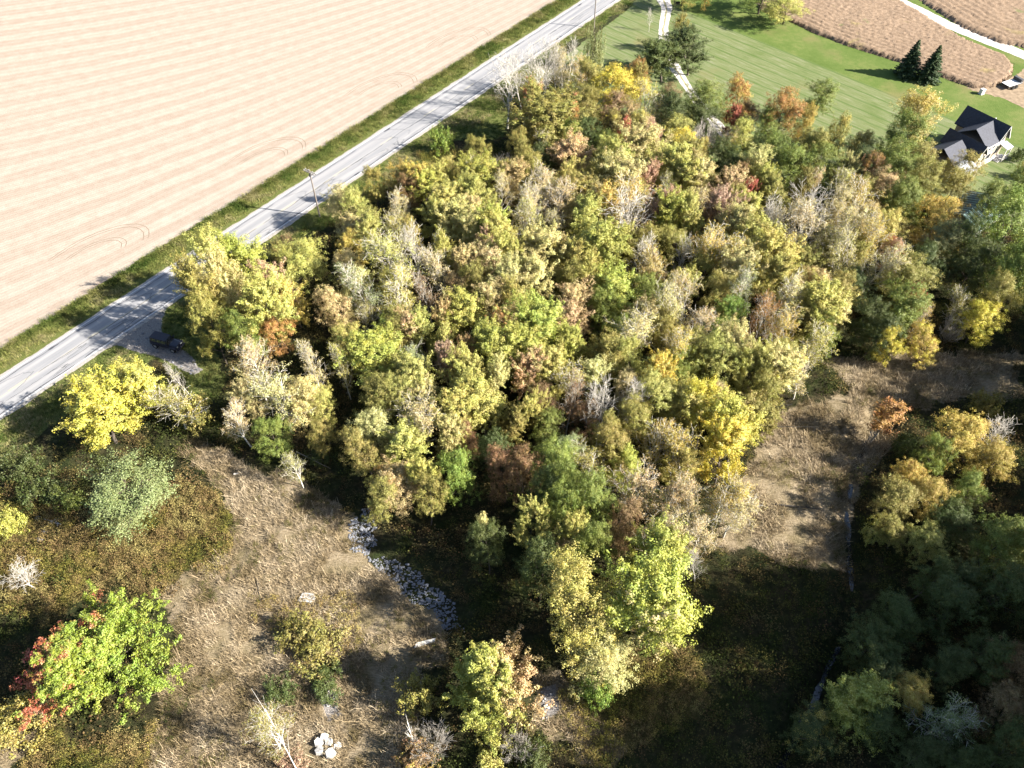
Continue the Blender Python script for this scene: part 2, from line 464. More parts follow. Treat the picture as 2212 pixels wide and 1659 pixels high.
for s, w in ((1, 0.30), (-1, 0.45)):
    e = densify([RP(-70, s * (RW + w)), RP(260, s * (RW + w))], 0.5, 0.16, 5, closed=False)
    o = sheet('road_shoulder', e + [RP(260, s * (RW - 0.05)), RP(-70, s * (RW - 0.05))], 0.028, SHM)
LINE = plain('road_paint', (0.36, 0.36, 0.36), 0.7, 0.12, 5.0)
YEL = plain('faded_yellow_paint', (0.27, 0.245, 0.17), 0.7, 0.15, 5.0)
mb = MB()
for s in (1, -1):
    mb.add([(*RP(-70, s * 2.98), .048), (*RP(260, s * 2.98), .048), (*RP(260, s * 3.12), .048), (*RP(-70, s * 3.12), .048)], [(0, 1, 2, 3)])
tag(mb.build('edge_line', LINE), kind='structure')
mb = MB()
u = -70
while u < 260:
    mb.add([(*RP(u, -0.05 + .16), .048), (*RP(u + 3.2, -0.05 + .16), .048), (*RP(u + 3.2, 0.06 + .16), .048), (*RP(u, 0.06 + .16), .048)], [(0, 1, 2, 3)]); u += 12.2
mb.add([(*RP(-70, -.12), .048), (*RP(70, -.12), .048), (*RP(70, -.02), .048), (*RP(-70, -.02), .048)], [(0, 1, 2, 3)])
tag(mb.build('centre_line', YEL), kind='structure')
TAR = plain('tar_seal', (0.03, 0.03, 0.036), 0.5, 0.2, 5.0, spec=0.4)
mb = MB(); rr = random.Random(11)
def wander(u0, u1, d0, amp, step=0.7, w=0.1, z=0.052):
    u = u0; pts = []; dd = d0
    while u < u1:
        dd = d0 + mnoise.noise(Vector((u * 0.25, d0 * 7, 3))) * amp * 1.5 + rr.uniform(-1, 1) * amp * 0.25
        pts.append(RP(u, dd)); u += step * rr.uniform(0.7, 1.3)
    if len(pts) > 2: strip_mesh(mb, pts, w, z, int(u0))
for d0, w, ch in ((-2.75, 0.20, 0.92), (2.55, 0.16, 0.85), (-0.12, 0.15, 0.9), (-1.35, 0.09, 0.7), (1.2, 0.05, 0.35), (-2.2, 0.06, 0.3)):
    u = -50
    while u < 200:
        L = rr.uniform(6, 22)
        if rr.random() < ch: wander(u, u + L, d0, 0.16, 0.7, w)
        u += L + rr.uniform(-0.4, 1.5)
for k in range(58):      # looping cross cracks
    u0 = rr.uniform(-40, 190); d0 = rr.choice([-0.2, -1.3, -2.6, -1.3, 2.4]); d1 = rr.uniform(-2.9, 0.3)
    a = rr.uniform(1, 4.5); pts = []
    for i in range(14):
        t = i / 13
        pts.append(RP(u0 + a * math.sin(t * math.pi) * rr.uniform(0.8, 1.1) + t * rr.uniform(1, 2), d0 + (d1 - d0) * t + rr.uniform(-.1, .1)))
    strip_mesh(mb, pts, 0.075, 0.052, k)
for k in range(16):
    u0 = rr.uniform(-40, 150); d0 = rr.choice([-2.75, 2.55, -2.75])
    strip_mesh(mb, [RP(u0 + i * .35, d0 + rr.uniform(-.06, .06)) for i in range(rr.randint(3, 8))], 0.42, 0.056, k)
tag(mb.build('crack_sealing', TAR), kind='stuff')

# ------------------------------------------------------------------ lawn, driveway, far fields
def lawn_material():
    m, nt, b = mat('lawn')
    p = geo_pos(nt)
    A = Vector(G(1520, 40)); B = Vector(G(2000, 235)); t = (B - A).normalized(); n = Vector((-t.y, t.x))
    dn = N(nt, 'ShaderNodeVectorMath', operation='DOT_PRODUCT'); nt.links.new(p, dn.inputs[0]); dn.inputs[1].default_value = (n.x, n.y, 0)
    d = math_n(nt, 'SUBTRACT', dn.outputs['Value'], A.dot(n))       # positive above the mown block
    n1 = noise(nt, p, 0.12, 4); n2 = noise(nt, p, 0.9, 5, 0.65); n3 = noise(nt, p, 5, 5, 0.75)
    ml = mapping(nt, p, -math.atan2(t.y, t.x)); ns = noise(nt, mapping(nt, ml, 0, (0.25, 2.2, 1)), 1.0, 4, 0.65)
    f = math_n(nt, 'ADD', math_n(nt, 'MULTIPLY', n1, 0.5), math_n(nt, 'ADD', math_n(nt, 'MULTIPLY', n2, 0.3), math_n(nt, 'MULTIPLY', n3, 0.2)))
    green = ramp(nt, f, [(0.36, (0.046, 0.074, 0.016)), (0.5, (0.066, 0.094, 0.024)), (0.62, (0.100, 0.112, 0.038))])
    mown = ramp(nt, ns, [(0.3, (0.070, 0.092, 0.032)), (0.5, (0.098, 0.114, 0.052)), (0.72, (0.148, 0.148, 0.096))])
    k = smooth(nt, d, 0.4, -0.4)
    k = math_n(nt, 'MULTIPLY', k, ramp(nt, n1, [(0.3, 0.55), (0.5, 0.9)]))
    c = mixc(nt, k, green, mown)
    row = math_n(nt, 'FRACT', math_n(nt, 'MULTIPLY', d, 1 / 3.1))
    ln = math_n(nt, 'MULTIPLY', math_n(nt, 'GREATER_THAN', row, 0.86), math_n(nt, 'MULTIPLY', smooth(nt, d, 0.8, 0.2), 0.62))
    c = mixc(nt, ln, c, (0.044, 0.076, 0.018))
    dry = smooth(nt, noise(nt, p, 0.085, 3, 0.5), 0.60, 0.74)
    c = mixc(nt, math_n(nt, 'MULTIPLY', dry, 0.5), c, (0.13, 0.105, 0.052))
    nt.links.new(c, b.inputs['Base Color']); b.inputs['Roughness'].default_value = 0.95; b.inputs['Specular IOR Level'].default_value = 0.05
    bump(nt, b, n3, 0.5, 0.12)
    return m
sheet('lawn', LAWN, 0.02, lawn_material(), 0.35, 0.8, 9)
GRV = plain('white_gravel', (0.34, 0.32, 0.30), 1.0, 0.16, 2.5, spec=0.1, bmp=0.2)
DR_L = P((1412, -45), (1418, 0), (1428, 15), (1428, 33), (1422, 66), (1424, 105), (1448, 150), (1480, 195), (1505, 235), (1560, 300))
DR_R = P((1446, -45), (1448, 0), (1452, 15), (1448, 38), (1443, 60), (1447, 100), (1473, 152), (1495, 190), (1528, 232), (1590, 300))
sheet('driveway', DR_L + DR_R[::-1], 0.04, GRV, 0.12, 0.6, 2)
DRG = plain('driveway_grass', (0.17, 0.16, 0.09), 1.0, 0.3, 2.0)
mid = [((a[0] + b[0]) / 2, (a[1] + b[1]) / 2) for a, b in zip(DR_L, DR_R)]
mb = MB(); strip_mesh(mb, densify(mid, 0.8, 0.12, 4, False), 0.5, 0.048, 4); o = mb.build('driveway_grass', DRG); o['kind'] = 'structure'
sheet('gravel_lane', P((1880, -40), (1934, 0), (2034, 57), (2120, 92), (2212, 128), (2500, 228), (2900, 330), (2900, 290), (2500, 200), (2212, 110), (2135, 78), (2059, 50), (1957, 0), (1915, -40)), 0.04, GRV, 0.15, 0.7, 6)
SOYM, nt, b = mat('ripe_soybeans')
p = geo_pos(nt); n1 = noise(nt, p, 0.10, 4, 0.6, 0.4); n2 = noise(nt, p, 1.2, 6, 0.7); n3 = noise(nt, p, 5, 4, 0.7)
rowc = attr(nt, 'row')
f = math_n(nt, 'ADD', math_n(nt, 'MULTIPLY', n2, 0.55), math_n(nt, 'MULTIPLY', n3, 0.45))
c = ramp(nt, f, [(0.34, (0.085, 0.060, 0.040)), (0.5, (0.162, 0.118, 0.084)), (0.66, (0.24, 0.18, 0.13))])
c = mixc(nt, math_n(nt, 'MULTIPLY', rowc, 0.4), c, (0.08, 0.058, 0.040))
c = mixc(nt, math_n(nt, 'MULTIPLY', smooth(nt, n1, 0.60, 0.70), 0.6), c, (0.19, 0.155, 0.07))
c = mixc(nt, math_n(nt, 'MULTIPLY', smooth(nt, noise(nt, p, 0.17, 3, 0.5), 0.66, 0.72), 0.6), c, (0.10, 0.12, 0.05))
nt.links.new(c, b.inputs['Base Color']); b.inputs['Roughness'].default_value = 1; b.inputs['Specular IOR Level'].default_value = 0
bump(nt, b, f, 0.6, 0.25)
EDGE_A = P((1640, 20), (1690, 40), (1721, 52), (1759, 72), (1834, 100), (1929, 130), (2029, 165), (2104, 191))
SOY_A = EDGE_A + P((2146, 189), (2179, 170), (2189, 150), (2171, 125), (2134, 110), (2084, 90), (1984, 30), (1940, 3), (1860, -45), (1640, -45))
SOY_B = P((1975, -8), (2000, 10), (2084, 62), (2159, 93), (2235, 108), (2500, 180), (2900, 260), (2900, -60), (1930, -60))
def crop(name, poly, guide, h0, step, per, seed):
    xs = [q[0] for q in poly]; ys = [q[1] for q in poly]
    gx = np.arange(max(min(xs), 40), min(max(xs), 150), step); gy = np.arange(max(min(ys), 120), min(max(ys), 215), step)
    X, Y = np.meshgrid(gx, gy); x, y = X.ravel(), Y.ravel()
    jit = np.random.default_rng(seed)
    d = seg_dist(x, y, guide, False)
    row = 0.5 - 0.5 * np.cos(2 * np.pi * d / per)
    row = row * np.clip(1.15 - d / 16, 0.25, 1)
    z = h0 - 0.15 * row + jit.normal(0, 0.055, x.shape) + 0.22 * vnoise(x, y, 4, seed)
    ins = inside(x, y, poly); ed = seg_dist(x, y, poly)
    edge = ins & (ed < step * 1.05)
    z = np.where(edge, h0 * jit.uniform(0.0, 0.9, x.shape), z)
    x = x + jit.normal(0, step * .18, x.shape); y = y + jit.normal(0, step * .18, x.shape)
    z = np.where(ins, z, 0.0)
    idx = np.arange(X.size).reshape(X.shape)
    f = np.stack([idx[:-1, :-1], idx[:-1, 1:], idx[1:, 1:], idx[1:, :-1]], -1).reshape(-1, 4)
    f = f[ins[f].any(1)]
    used = np.unique(f); remap = -np.ones(X.size, int); remap[used] = np.arange(len(used))
    me = mesh_np(name, np.stack([x, y, z], -1)[used], remap[f], SOYM, dict(row=row[used]))
    o = link(name, me); o['kind'] = 'stuff'
    return o
crop('soybean_crop', SOY_A, EDGE_A, 0.75, 0.34, 1.5, 4)
crop('soybean_crop', SOY_B, P((1975, -8), (2084, 62), (2159, 93), (2235, 108), (2500, 180)), 0.7, 0.42, 1.9, 5)
DRY = plain('dry_bare_patch', (0.17, 0.13, 0.09), 1.0, 0.3, 1.2, spec=0.05, bmp=0.3)
sheet('bare_ground', P((2080, 190), (2150, 186), (2195, 160), (2240, 140), (2400, 200), (2420, 330), (2212, 232), (2170, 214)), 0.034, DRY, 0.7, 0.6, 8)
WT = plain('water', (0.012, 0.014, 0.016), 0.08, 0.2, 1.0, spec=0.6)
def ribbon(name, line, w, z, m):
    L = densify(line, 1.0, 0.1, 2, False); mb = MB(); strip_mesh(mb, L, w, z, 1); o = mb.build(name, m); o['kind'] = 'structure'
ribbon('creek_water', CREEK, 0.8, -1.42, WT)

# ------------------------------------------------------------------ tree prototypes
def unit(v): return v / (np.linalg.norm(v, axis=-1, keepdims=True) + 1e-9)
class Skel:
    def __init__(s, seed): s.r = np.random.default_rng(seed); s.seg = []; s.tips = []
    def grow(s, p, d, L, rad, lv, spec):
        sp = spec[lv]; k = sp['seg']; r = s.r
        pts = [p]; dirs = [d]; dd = d
        for i in range(k):
            dd = dd + r.normal(0, sp['wob'], 3) + np.array([0, 0, sp['up']])
            dd = dd / np.linalg.norm(dd)
            pts.append(pts[-1] + dd * L / k); dirs.append(dd)
        rr = [rad * (1 - (1 - sp['tap']) * i / k) for i in range(k + 1)]
        for i in range(k): s.seg.append((pts[i], pts[i + 1], rr[i], rr[i + 1], lv))
        if lv + 1 < len(spec):
            n = sp['n']; ph = r.uniform(0, 6.28)
            for j in range(n):
                t = sp['t0'] + (1 - sp['t0']) * (j + r.uniform(0.2, 0.8)) / n
                x = t * k; i = min(k - 1, int(x)); q = pts[i] + (pts[i + 1] - pts[i]) * (x - i)
                ph += 2.399 + r.normal(0, 0.35)
                ax = dirs[i + 1]; o = np.cross(ax, [0.13, 0.31, 0.94]); o /= np.linalg.norm(o) + 1e-9; b = np.cross(ax, o)
                side = o * math.cos(ph) + b * math.sin(ph)
                an = math.radians(sp['ang'](t) if callable(sp['ang']) else sp['ang']) * r.uniform(0.85, 1.15)
                nd = ax * math.cos(an) + side * math.sin(an)
                ll = (sp['len'](t) if callable(sp['len']) else sp['len']) * L * r.uniform(0.75, 1.15)
                s.grow(q, nd, ll, rr[i] * sp['rf'], lv + 1, spec)
            if sp.get('tip', True) and lv > 0: s.tips.append((pts[-1], dirs[-1]))
        else: s.tips.append((pts[-1], dirs[-1]))
def tubes(segs, minr=0.0):
    V, F = [], []; off = 0
    for ns, sel in ((6, lambda q: q[2] > 0.06), (3, lambda q: q[2] <= 0.06)):
        q = [x for x in segs if sel(x) and x[2] >= minr]
        if not q: continue
        a = np.array([x[0] for x in q]); b = np.array([x[1] for x in q]); ra = np.array([x[2] for x in q]); rb = np.array([x[3] for x in q])
        d = unit(b - a); o = unit(np.cross(d, np.array([0.23, 0.11, 0.97]))); w = np.cross(d, o)
        th = np.arange(ns) * 2 * np.pi / ns
        ring = o[:, None] * np.cos(th)[None, :, None] + w[:, None] * np.sin(th)[None, :, None]
        va = a[:, None] + ring * ra[:, None, None]; vb = b[:, None] + ring * rb[:, None, None]
        vs = np.concatenate([va, vb], 1).reshape(-1, 3)
        base = (np.arange(len(q)) * 2 * ns)[:, None]; i = np.arange(ns); j = (i + 1) % ns
        f = np.stack([base + i, base + j, base + ns + j, base + ns + i], -1).reshape(-1, 4)
        V.append(vs); F.append(f + off); off += len(vs)
    return np.concatenate(V), np.concatenate(F)
def leaf_quads(C, Nm, size, r, clump):
    n = len(C)
    Nm = unit(Nm); t = unit(np.cross(Nm, r.normal(0, 1, (n, 3)))); b = np.cross(Nm, t)
    s = (size * r.uniform(0.65, 1.3, n))[:, None]
    v = np.stack([C - t * s * .5, C + b * s * .36 + Nm * s * .10, C + t * s * .5, C - b * s * .36 + Nm * s * .10], 1).reshape(-1, 3)
    f = np.arange(4 * n).reshape(n, 4)
    return v, f, np.repeat(r.random(n), 4), np.repeat(clump, 4)
def crown_from_tips(tips, r, per, size, plume, thick, up=0.5, outw=0.6, centre=None, keep=1.0):
    C, Nn, K = [], [], []
    pts = np.array([t[0] for t in tips]); ds = unit(np.array([t[1] for t in tips]))
    cen = pts.mean(0) if centre is None else centre
    ext = np.percentile(np.abs(pts - cen), 92, axis=0)
    for p, d in zip(pts, ds):
        if r.random() > keep: continue
        n = max(3, int(per * r.uniform(0.6, 1.35))); t = r.uniform(-0.9, 0.35, n)
        th = thick * (1.0 - 0.45 * np.clip(t, 0, 1)) * r.uniform(0.8, 1.25)
        off = r.normal(0, 1, (n, 3)); off -= (off @ d)[:, None] * d
        pos = p + d * (t * plume)[:, None] + off * th[:, None] * 0.55 if np.ndim(th) else p
        radial = unit(off); o = unit((p - cen) / ext)
        C.append(pos); Nn.append(radial * 0.75 + o * outw + np.array([0, 0, up]) + r.normal(0, 0.38, (n, 3)))
        K.append(np.full(n, r.random()))
    return leaf_quads(np.concatenate(C), np.concatenate(Nn), size, r, np.concatenate(K))
TREES = {}
def register(kind, wood, crown, R, H, hc):
    TREES.setdefault(kind, []).append(dict(wood=wood, crown=crown, R=R, H=H, hc=hc))
def measure(pts):
    pts = np.asarray(pts); r = np.hypot(pts[:, 0], pts[:, 1])
    z = pts[:, 2]
    return float(np.percentile(r, 86)), float(np.percentile(z, 99)), float((np.percentile(z, 98) + np.percentile(z, 8)) / 2)
def proto(kind, seed, spec, H=12.0, trunk_r=0.2, leaf=None, minr=0.0, trunks=1, lean=0.12):
    s = Skel(seed)
    s.spec_floor = 0
    for k in range(trunks):
        a = seed + k * 6.283 / max(1, trunks)
        le = lean * (2.2 if trunks > 1 else 1)
        d = np.array([math.cos(a) * le, math.sin(a) * le, 1.0]); d /= np.linalg.norm(d)
        s.grow(np.array([0.12 * math.cos(a) * (trunks > 1), 0.12 * math.sin(a) * (trunks > 1), -0.25]), d, H * (1 if k == 0 else 0.9), trunk_r, 0, spec)
    if kind in ('sparse', 'bare', 'brush'):
        s.seg = [(a, b, max(ra, .026), max(rb, .016), lv) for a, b, ra, rb, lv in s.seg]
    v, f = tubes(s.seg, minr)
    wood = mesh_np('trunk', v, f, BARK, None, True)
    crown = None
    tp = np.array([t[0] for t in s.tips])
    if leaf:
        v2, f2, a1, a2 = crown_from_tips(s.tips, s.r, **leaf)
        crown = mesh_np('crown', v2, f2, LEAF, dict(leaf_random=a1, clump_random=a2))
        tp = v2[::7]
    R, HH, hc = measure(tp)
    register(kind, wood, crown, R, HH, hc)
def dome(a, b):          # limb length against height on the trunk: longest in the middle
    return lambda t: a + (b - a) * math.sin(math.pi * min(1, max(0, (1.02 - t) * 0.95)) ** 0.8)
for i in range(4):       # maple: ascending plumes
    proto('maple', 100 + i, [dict(seg=7, wob=.05, up=0, tap=.15, n=15, t0=.16, ang=lambda t: 62 - 40 * t, len=dome(.20, .40), rf=.5),
        dict(seg=4, wob=.10, up=.20, tap=.3, n=7, t0=.25, ang=38, len=.48, rf=.5),
        dict(seg=3, wob=.10, up=.14, tap=.3, n=3, t0=.3, ang=34, len=.62, rf=.5), dict(seg=2, wob=.06, up=.10, tap=.3)],
        leaf=dict(per=74, size=.175, plume=1.2, thick=.30, up=.45), minr=.012)
for i in range(4):       # oak or ash: rounder, even texture
    proto('oak', 200 + i, [dict(seg=7, wob=.07, up=0, tap=.15, n=14, t0=.2, ang=lambda t: 75 - 45 * t, len=dome(.18, .38), rf=.5),
        dict(seg=4, wob=.16, up=.06, tap=.3, n=7, t0=.25, ang=48, len=.5, rf=.5),
        dict(seg=3, wob=.15, up=.04, tap=.3, n=4, t0=.25, ang=45, len=.6, rf=.5), dict(seg=2, wob=.1, up=0, tap=.3)],
        leaf=dict(per=50, size=.165, plume=.65, thick=.44, up=.5), minr=.012)
for i in range(4):       # cottonwood or sycamore: pale limbs show through thin leaves
    proto('sparse', 300 + i, [dict(seg=8, wob=.07, up=0, tap=.12, n=12, t0=.25, ang=lambda t: 58 - 34 * t, len=dome(.25, .42), rf=.6),
        dict(seg=5, wob=.13, up=.12, tap=.25, n=7, t0=.2, ang=42, len=.48, rf=.55),
        dict(seg=4, wob=.15, up=.06, tap=.3, n=5, t0=.2, ang=42, len=.55, rf=.55), dict(seg=3, wob=.12, up=.03, tap=.3)],
        trunk_r=.24, leaf=dict(per=20, size=.175, plume=.7, thick=.42, up=.5, keep=.62), minr=.0)
for i in range(3):       # bare tree
    proto('bare', 400 + i, [dict(seg=8, wob=.06, up=0, tap=.1, n=12, t0=.3, ang=lambda t: 52 - 30 * t, len=dome(.25, .40), rf=.6),
        dict(seg=5, wob=.14, up=.12, tap=.25, n=7, t0=.2, ang=40, len=.5, rf=.6),
        dict(seg=4, wob=.16, up=.06, tap=.35, n=5, t0=.2, ang=40, len=.55, rf=.6), dict(seg=3, wob=.12, up=.04, tap=.4)], trunk_r=.22)
for i in range(2):       # narrow tall tree
    proto('narrow', 500 + i, [dict(seg=8, wob=.05, up=0, tap=.15, n=16, t0=.25, ang=lambda t: 50 - 22 * t, len=dome(.09, .17), rf=.5),
        dict(seg=3, wob=.12, up=.15, tap=.3, n=6, t0=.2, ang=40, len=.5, rf=.5), dict(seg=2, wob=.12, up=.08, tap=.3)],
        trunk_r=.13, leaf=dict(per=40, size=.2, plume=.6, thick=.34, up=.5), minr=.01)
proto('lacy', 600, [dict(seg=6, wob=.06, up=0, tap=.15, n=14, t0=.2, ang=lambda t: 70 - 30 * t, len=dome(.28, .44), rf=.5),
        dict(seg=5, wob=.12, up=.04, tap=.3, n=9, t0=.2, ang=45, len=.45, rf=.5),
        dict(seg=4, wob=.14, up=0, tap=.3, n=5, t0=.2, ang=45, len=.6, rf=.5), dict(seg=2, wob=.1, up=-.05, tap=.3)],
        H=9, leaf=dict(per=22, size=.15, plume=.9, thick=.34, up=.6), minr=.01)
for i in range(3):       # bush
    proto('bush', 700 + i, [dict(seg=4, wob=.15, up=0, tap=.3, n=7, t0=.1, ang=50, len=.6, rf=.6),
        dict(seg=3, wob=.2, up=.06, tap=.3, n=5, t0=.2, ang=45, len=.6, rf=.6), dict(seg=2, wob=.2, up=.04, tap=.3)],
        H=3.0, trunk_r=.06, trunks=6, lean=.35, leaf=dict(per=24, size=.19, plume=.5, thick=.32, up=.5), minr=.008)
for i in range(2):       # leafless brush, a fan of stems
    proto('brush', 750 + i, [dict(seg=6, wob=.06, up=.02, tap=.25, n=10, t0=.2, ang=28, len=.5, rf=.6),
        dict(seg=4, wob=.12, up=.08, tap=.3, n=6, t0=.2, ang=30, len=.5, rf=.65), dict(seg=3, wob=.1, up=.05, tap=.35)],
        H=5.0, trunk_r=.05, trunks=11, lean=.28)
def conifer(seed, H=9.0):
    r = np.random.default_rng(seed); seg = [(np.array([0, 0, -.2]), np.array([0, 0, H * .97]), .16, .02, 0)]
    C, Nn, K = [], [], []
    z = .35; a = 0
    while z < H:
        L = (H - z) / H * 2.75 + .12
        nb = 9 if z < H * .7 else 6
        for j in range(nb):
            a += 2.399; az_ = a + r.normal(0, .2); Lj = L * r.uniform(.78, 1.12)
            d = np.array([math.cos(az_), math.sin(az_), .10 + .35 * z / H]); e = np.array([0, 0, z]) + d * Lj + np.array([0, 0, -.12 * Lj])
            seg.append((np.array([0, 0, z]), e, .03, .01, 1))
            n = int(26 + 62 * Lj); t = r.uniform(.1, 1, n) ** .75
            side = np.array([-d[1], d[0], 0]); w = (1.02 - t) * .42 * Lj + .06
            q = np.array([0, 0, z]) + d * (t * Lj)[:, None] + side * (r.uniform(-1, 1, n) * w)[:, None] + np.array([0, 0, 1]) * (-.12 * Lj * t ** 2 - r.random(n) * .16)[:, None]
            C.append(q); Nn.append(np.array([0, 0, .8]) + d * .4 + r.normal(0, .45, (n, 3))); K.append(np.full(n, r.random()))
        z += .30
    v, f = tubes(seg); wood = mesh_np('trunk', v, f, BARK, None, True)
    v2, f2, a1, a2 = leaf_quads(np.concatenate(C), np.concatenate(Nn), .2, r, np.concatenate(K))
    crown = mesh_np('crown', v2, f2, LEAF, dict(leaf_random=a1, clump_random=a2))
    register('conifer', wood, crown, 2.6, H, H * .42)
conifer(801); conifer(802)
def willow(seed, H=9.0):
    s = Skel(seed)
    s.grow(np.array([0, 0, -.2]), np.array([0, 0, 1.]), H * .8, .22, 0, [dict(seg=5, wob=.08, up=0, tap=.2, n=11, t0=.3, ang=lambda t: 60 - 30 * t, len=lambda t: .42, rf=.5),
        dict(seg=4, wob=.12, up=.05, tap=.3, n=7, t0=.2, ang=45, len=.5, rf=.5), dict(seg=2, wob=.15, up=-.2, tap=.3)])
    r = s.r; C, Nn, K = [], [], []
    for p, d in s.tips:
        for k in range(3):
            L = min(p[2] - .4, r.uniform(2.0, 4.8)); n = int(18 * L / 2)
            t = r.uniform(0, 1, n); o = d[:2] * r.uniform(.2, .9)
            q = p + np.stack([o[0] * np.sqrt(t), o[1] * np.sqrt(t), -t * L], -1) + r.normal(0, .09, (n, 3))
            C.append(q); Nn.append(np.array([d[0], d[1], .25]) + r.normal(0, .4, (n, 3))); K.append(np.full(n, r.random()))
    v, f = tubes(s.seg, .012); wood = mesh_np('trunk', v, f, BARK, None, True)
    v2, f2, a1, a2 = leaf_quads(np.concatenate(C), np.concatenate(Nn), .2, r, np.concatenate(K))
    R, HH, hc = measure(v2[::5])
    register('willow', wood, mesh_np('crown', v2, f2, LEAF, dict(leaf_random=a1, clump_random=a2)), R, HH, hc)
willow(850)
tri = sum(len(v.polygons) * 2 for T in TREES.values() for t in T for v in (t['wood'], t['crown']) if v)
print('PROTO tris', tri, {k: [(round(t['R'], 1), round(t['H'], 1), round(t['hc'], 1), len(t['crown'].polygons) if t['crown'] else 0, len(t['wood'].polygons)) for t in T] for k, T in TREES.items()})

# ------------------------------------------------------------------ trees: where each one stands, how big, what colour
PAL = dict(spring=((.150, .205, .030), 'bright green'), lemon=((.34, .325, .062), 'lemon yellow'),
    lime=((.232, .245, .050), 'lime green'), yg=((.270, .260, .068), 'yellow-green'), pale=((.320, .290, .115), 'pale yellow-green'),
    yellow=((.365, .310, .045), 'bright yellow'), gold=((.285, .225, .052), 'golden'), orange=((.240, .135, .040), 'orange'),
    rust=((.165, .105, .048), 'rusty brown'), red=((.270, .085, .050), 'red'), pink=((.290, .195, .125), 'pinkish'),
    tan=((.310, .250, .115), 'straw tan'), peach=((.320, .235, .110), 'peach'), green=((.120, .150, .030), 'mid green'),
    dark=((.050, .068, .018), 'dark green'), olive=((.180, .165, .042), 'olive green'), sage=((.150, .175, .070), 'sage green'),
    brown=((.150, .105, .050), 'brown'), needle=((.036, .056, .022), 'dark blue-green'), emerald=((.14, .20, .035), 'fresh green'))
BARKC = dict(maple=(.10, .085, .07), oak=(.075, .062, .05), sparse=(.50, .47, .41), bare=(.46, .43, .38), narrow=(.2, .18, .15), lacy=(.16, .13, .10),
             bush=(.10, .08, .06), brush=(.36, .33, .29), conifer=(.05, .04, .03), willow=(.13, .11, .08))
WORD = dict(maple='maple with upswept leafy plumes', oak='round-crowned broadleaf tree', sparse='thin-leaved tree with pale limbs showing', bare='leafless grey tree',
            narrow='slender tree', lacy='fine-leaved spreading tree', bush='bush', brush='leafless brush clump', conifer='spruce', willow='weeping willow')
CAT = dict(bush='bush', brush='brush')
NAME = dict(maple='maple_tree', oak='broadleaf_tree', sparse='thin_leaved_tree', bare='bare_tree', narrow='slender_tree', lacy='spreading_tree', bush='bush', brush='bare_brush', conifer='spruce_tree', willow='willow_tree')
GRP = dict(maple='maples of the wood', oak='round broadleaf trees', sparse='thin-leaved trees with pale limbs', bare='leafless trees', narrow='slender trees', lacy='fine-leaved trees', bush='bushes', brush='leafless brush', conifer='spruces on the lawn', willow='willows')
T = []   # u, v, half width px, kind, colour, height m, short landmark name or None, full label or None, accent
def t(u, v, r, kind, col, H=None, mark=None, label=None, acc=None): T.append((u, v, r, kind, col, H, mark, label, acc))
# -- by the lawn and driveway
t(1273, 107, 36, 'willow', 'sage', 9, 'the weeping willow', 'weeping willow at the lawn corner beside the road')
t(1438, 112, 46, 'maple', 'dark', 11, 'the dark driveway tree', 'dark green round tree left of the driveway on the lawn')
t(1497, 100, 42, 'maple', 'dark', 11, None, 'dark green round tree right of the driveway on the lawn')
t(1484, 62, 20, 'maple', 'olive', 8, None, 'yellowish tree behind the pair of dark driveway trees')
t(1406, 34, 12, 'bare', 'tan', 5, None, 'tiny leafless sapling alone on the striped front lawn')
t(1528, 3, 9, 'oak', 'gold', 4, None, 'small golden sapling near the top edge of the lawn')
t(1481, -40, 40, 'oak', 'olive', 10, None, 'lawn tree cut by the top edge with only its trunk in view')
t(1703, 6, 44, 'oak', 'yg', 7, 'the big bush by the bean field', 'wide yellow-green tree at the top edge beside the bean field')
t(1650, -22, 60, 'oak', 'green', 10, None, 'dark green tree at the top edge throwing a long shade on the lawn')
t(1760, 210, 32, 'oak', 'green', 8, 'the lone lawn tree', 'lone mid green tree on the mown lawn stripes')
t(1968, 140, 0, 'conifer', 'needle', 7.6, 'the left spruce', 'left and taller-looking of the two spruces at the bean field edge')
t(2006, 155, 0, 'conifer', 'needle', 7.4, None, 'right spruce of the pair at the bean field edge, nearer the viewer')
t(2207, 330, 14, 'bush', 'dark', 3, None, 'dark shrub on the lawn right of the farmhouse')
t(2212, 368, 14, 'bush', 'olive', 3, None, 'small olive shrub at the right edge below the farmhouse lawn')
# -- leafless stand by the road
t(1096, 160, 38, 'bare', 'tan', 17, 'the tall bare roadside tree', 'tallest leafless grey tree, left end of the bare roadside stand')
for a in [(1128, 140, 34, 15), (1152, 118, 30, 14), (1180, 112, 30, 13), (1205, 125, 28, 13), (1228, 118, 24, 12), (1165, 165, 28, 11)]:
    t(a[0], a[1], a[2], 'bare', 'tan', a[3])
t(1218, 148, 32, 'sparse', 'tan', 12); t(1248, 138, 28, 'sparse', 'gold', 10)
t(1253, 182, 38, 'oak', 'olive', 12); t(1268, 232, 30, 'oak', 'olive', 11); t(1264, 285, 26, 'oak', 'dark', 9)
t(1170, 245, 56, 'maple', 'olive', 14, 'the red-topped maple', 'large olive and red maple at the wood edge nearest the road', ('red', 0.02, (0, 0, .018)))
t(1148, 205, 30, 'maple', 'olive', 13, None, 'red and orange maple top beside the bare roadside trees', ('red', .38, (0, 0, 0)))
t(1231, 285, 27, 'oak', 'emerald', 8); t(1238, 256, 14, 'oak', 'orange', 8); t(1196, 300, 25, 'oak', 'olive', 7)
t(1331, 188, 44, 'oak', 'yellow', 11, 'the bright yellow tree by the lawn', 'wide bright yellow tree at the wood edge below the dark driveway trees', ('yg', .25, (0, 0, 0)))
t(1371, 168, 20, 'oak', 'orange', 10); t(1390, 176, 22, 'oak', 'olive', 10); t(1403, 208, 34, 'sparse', 'yellow', 10)
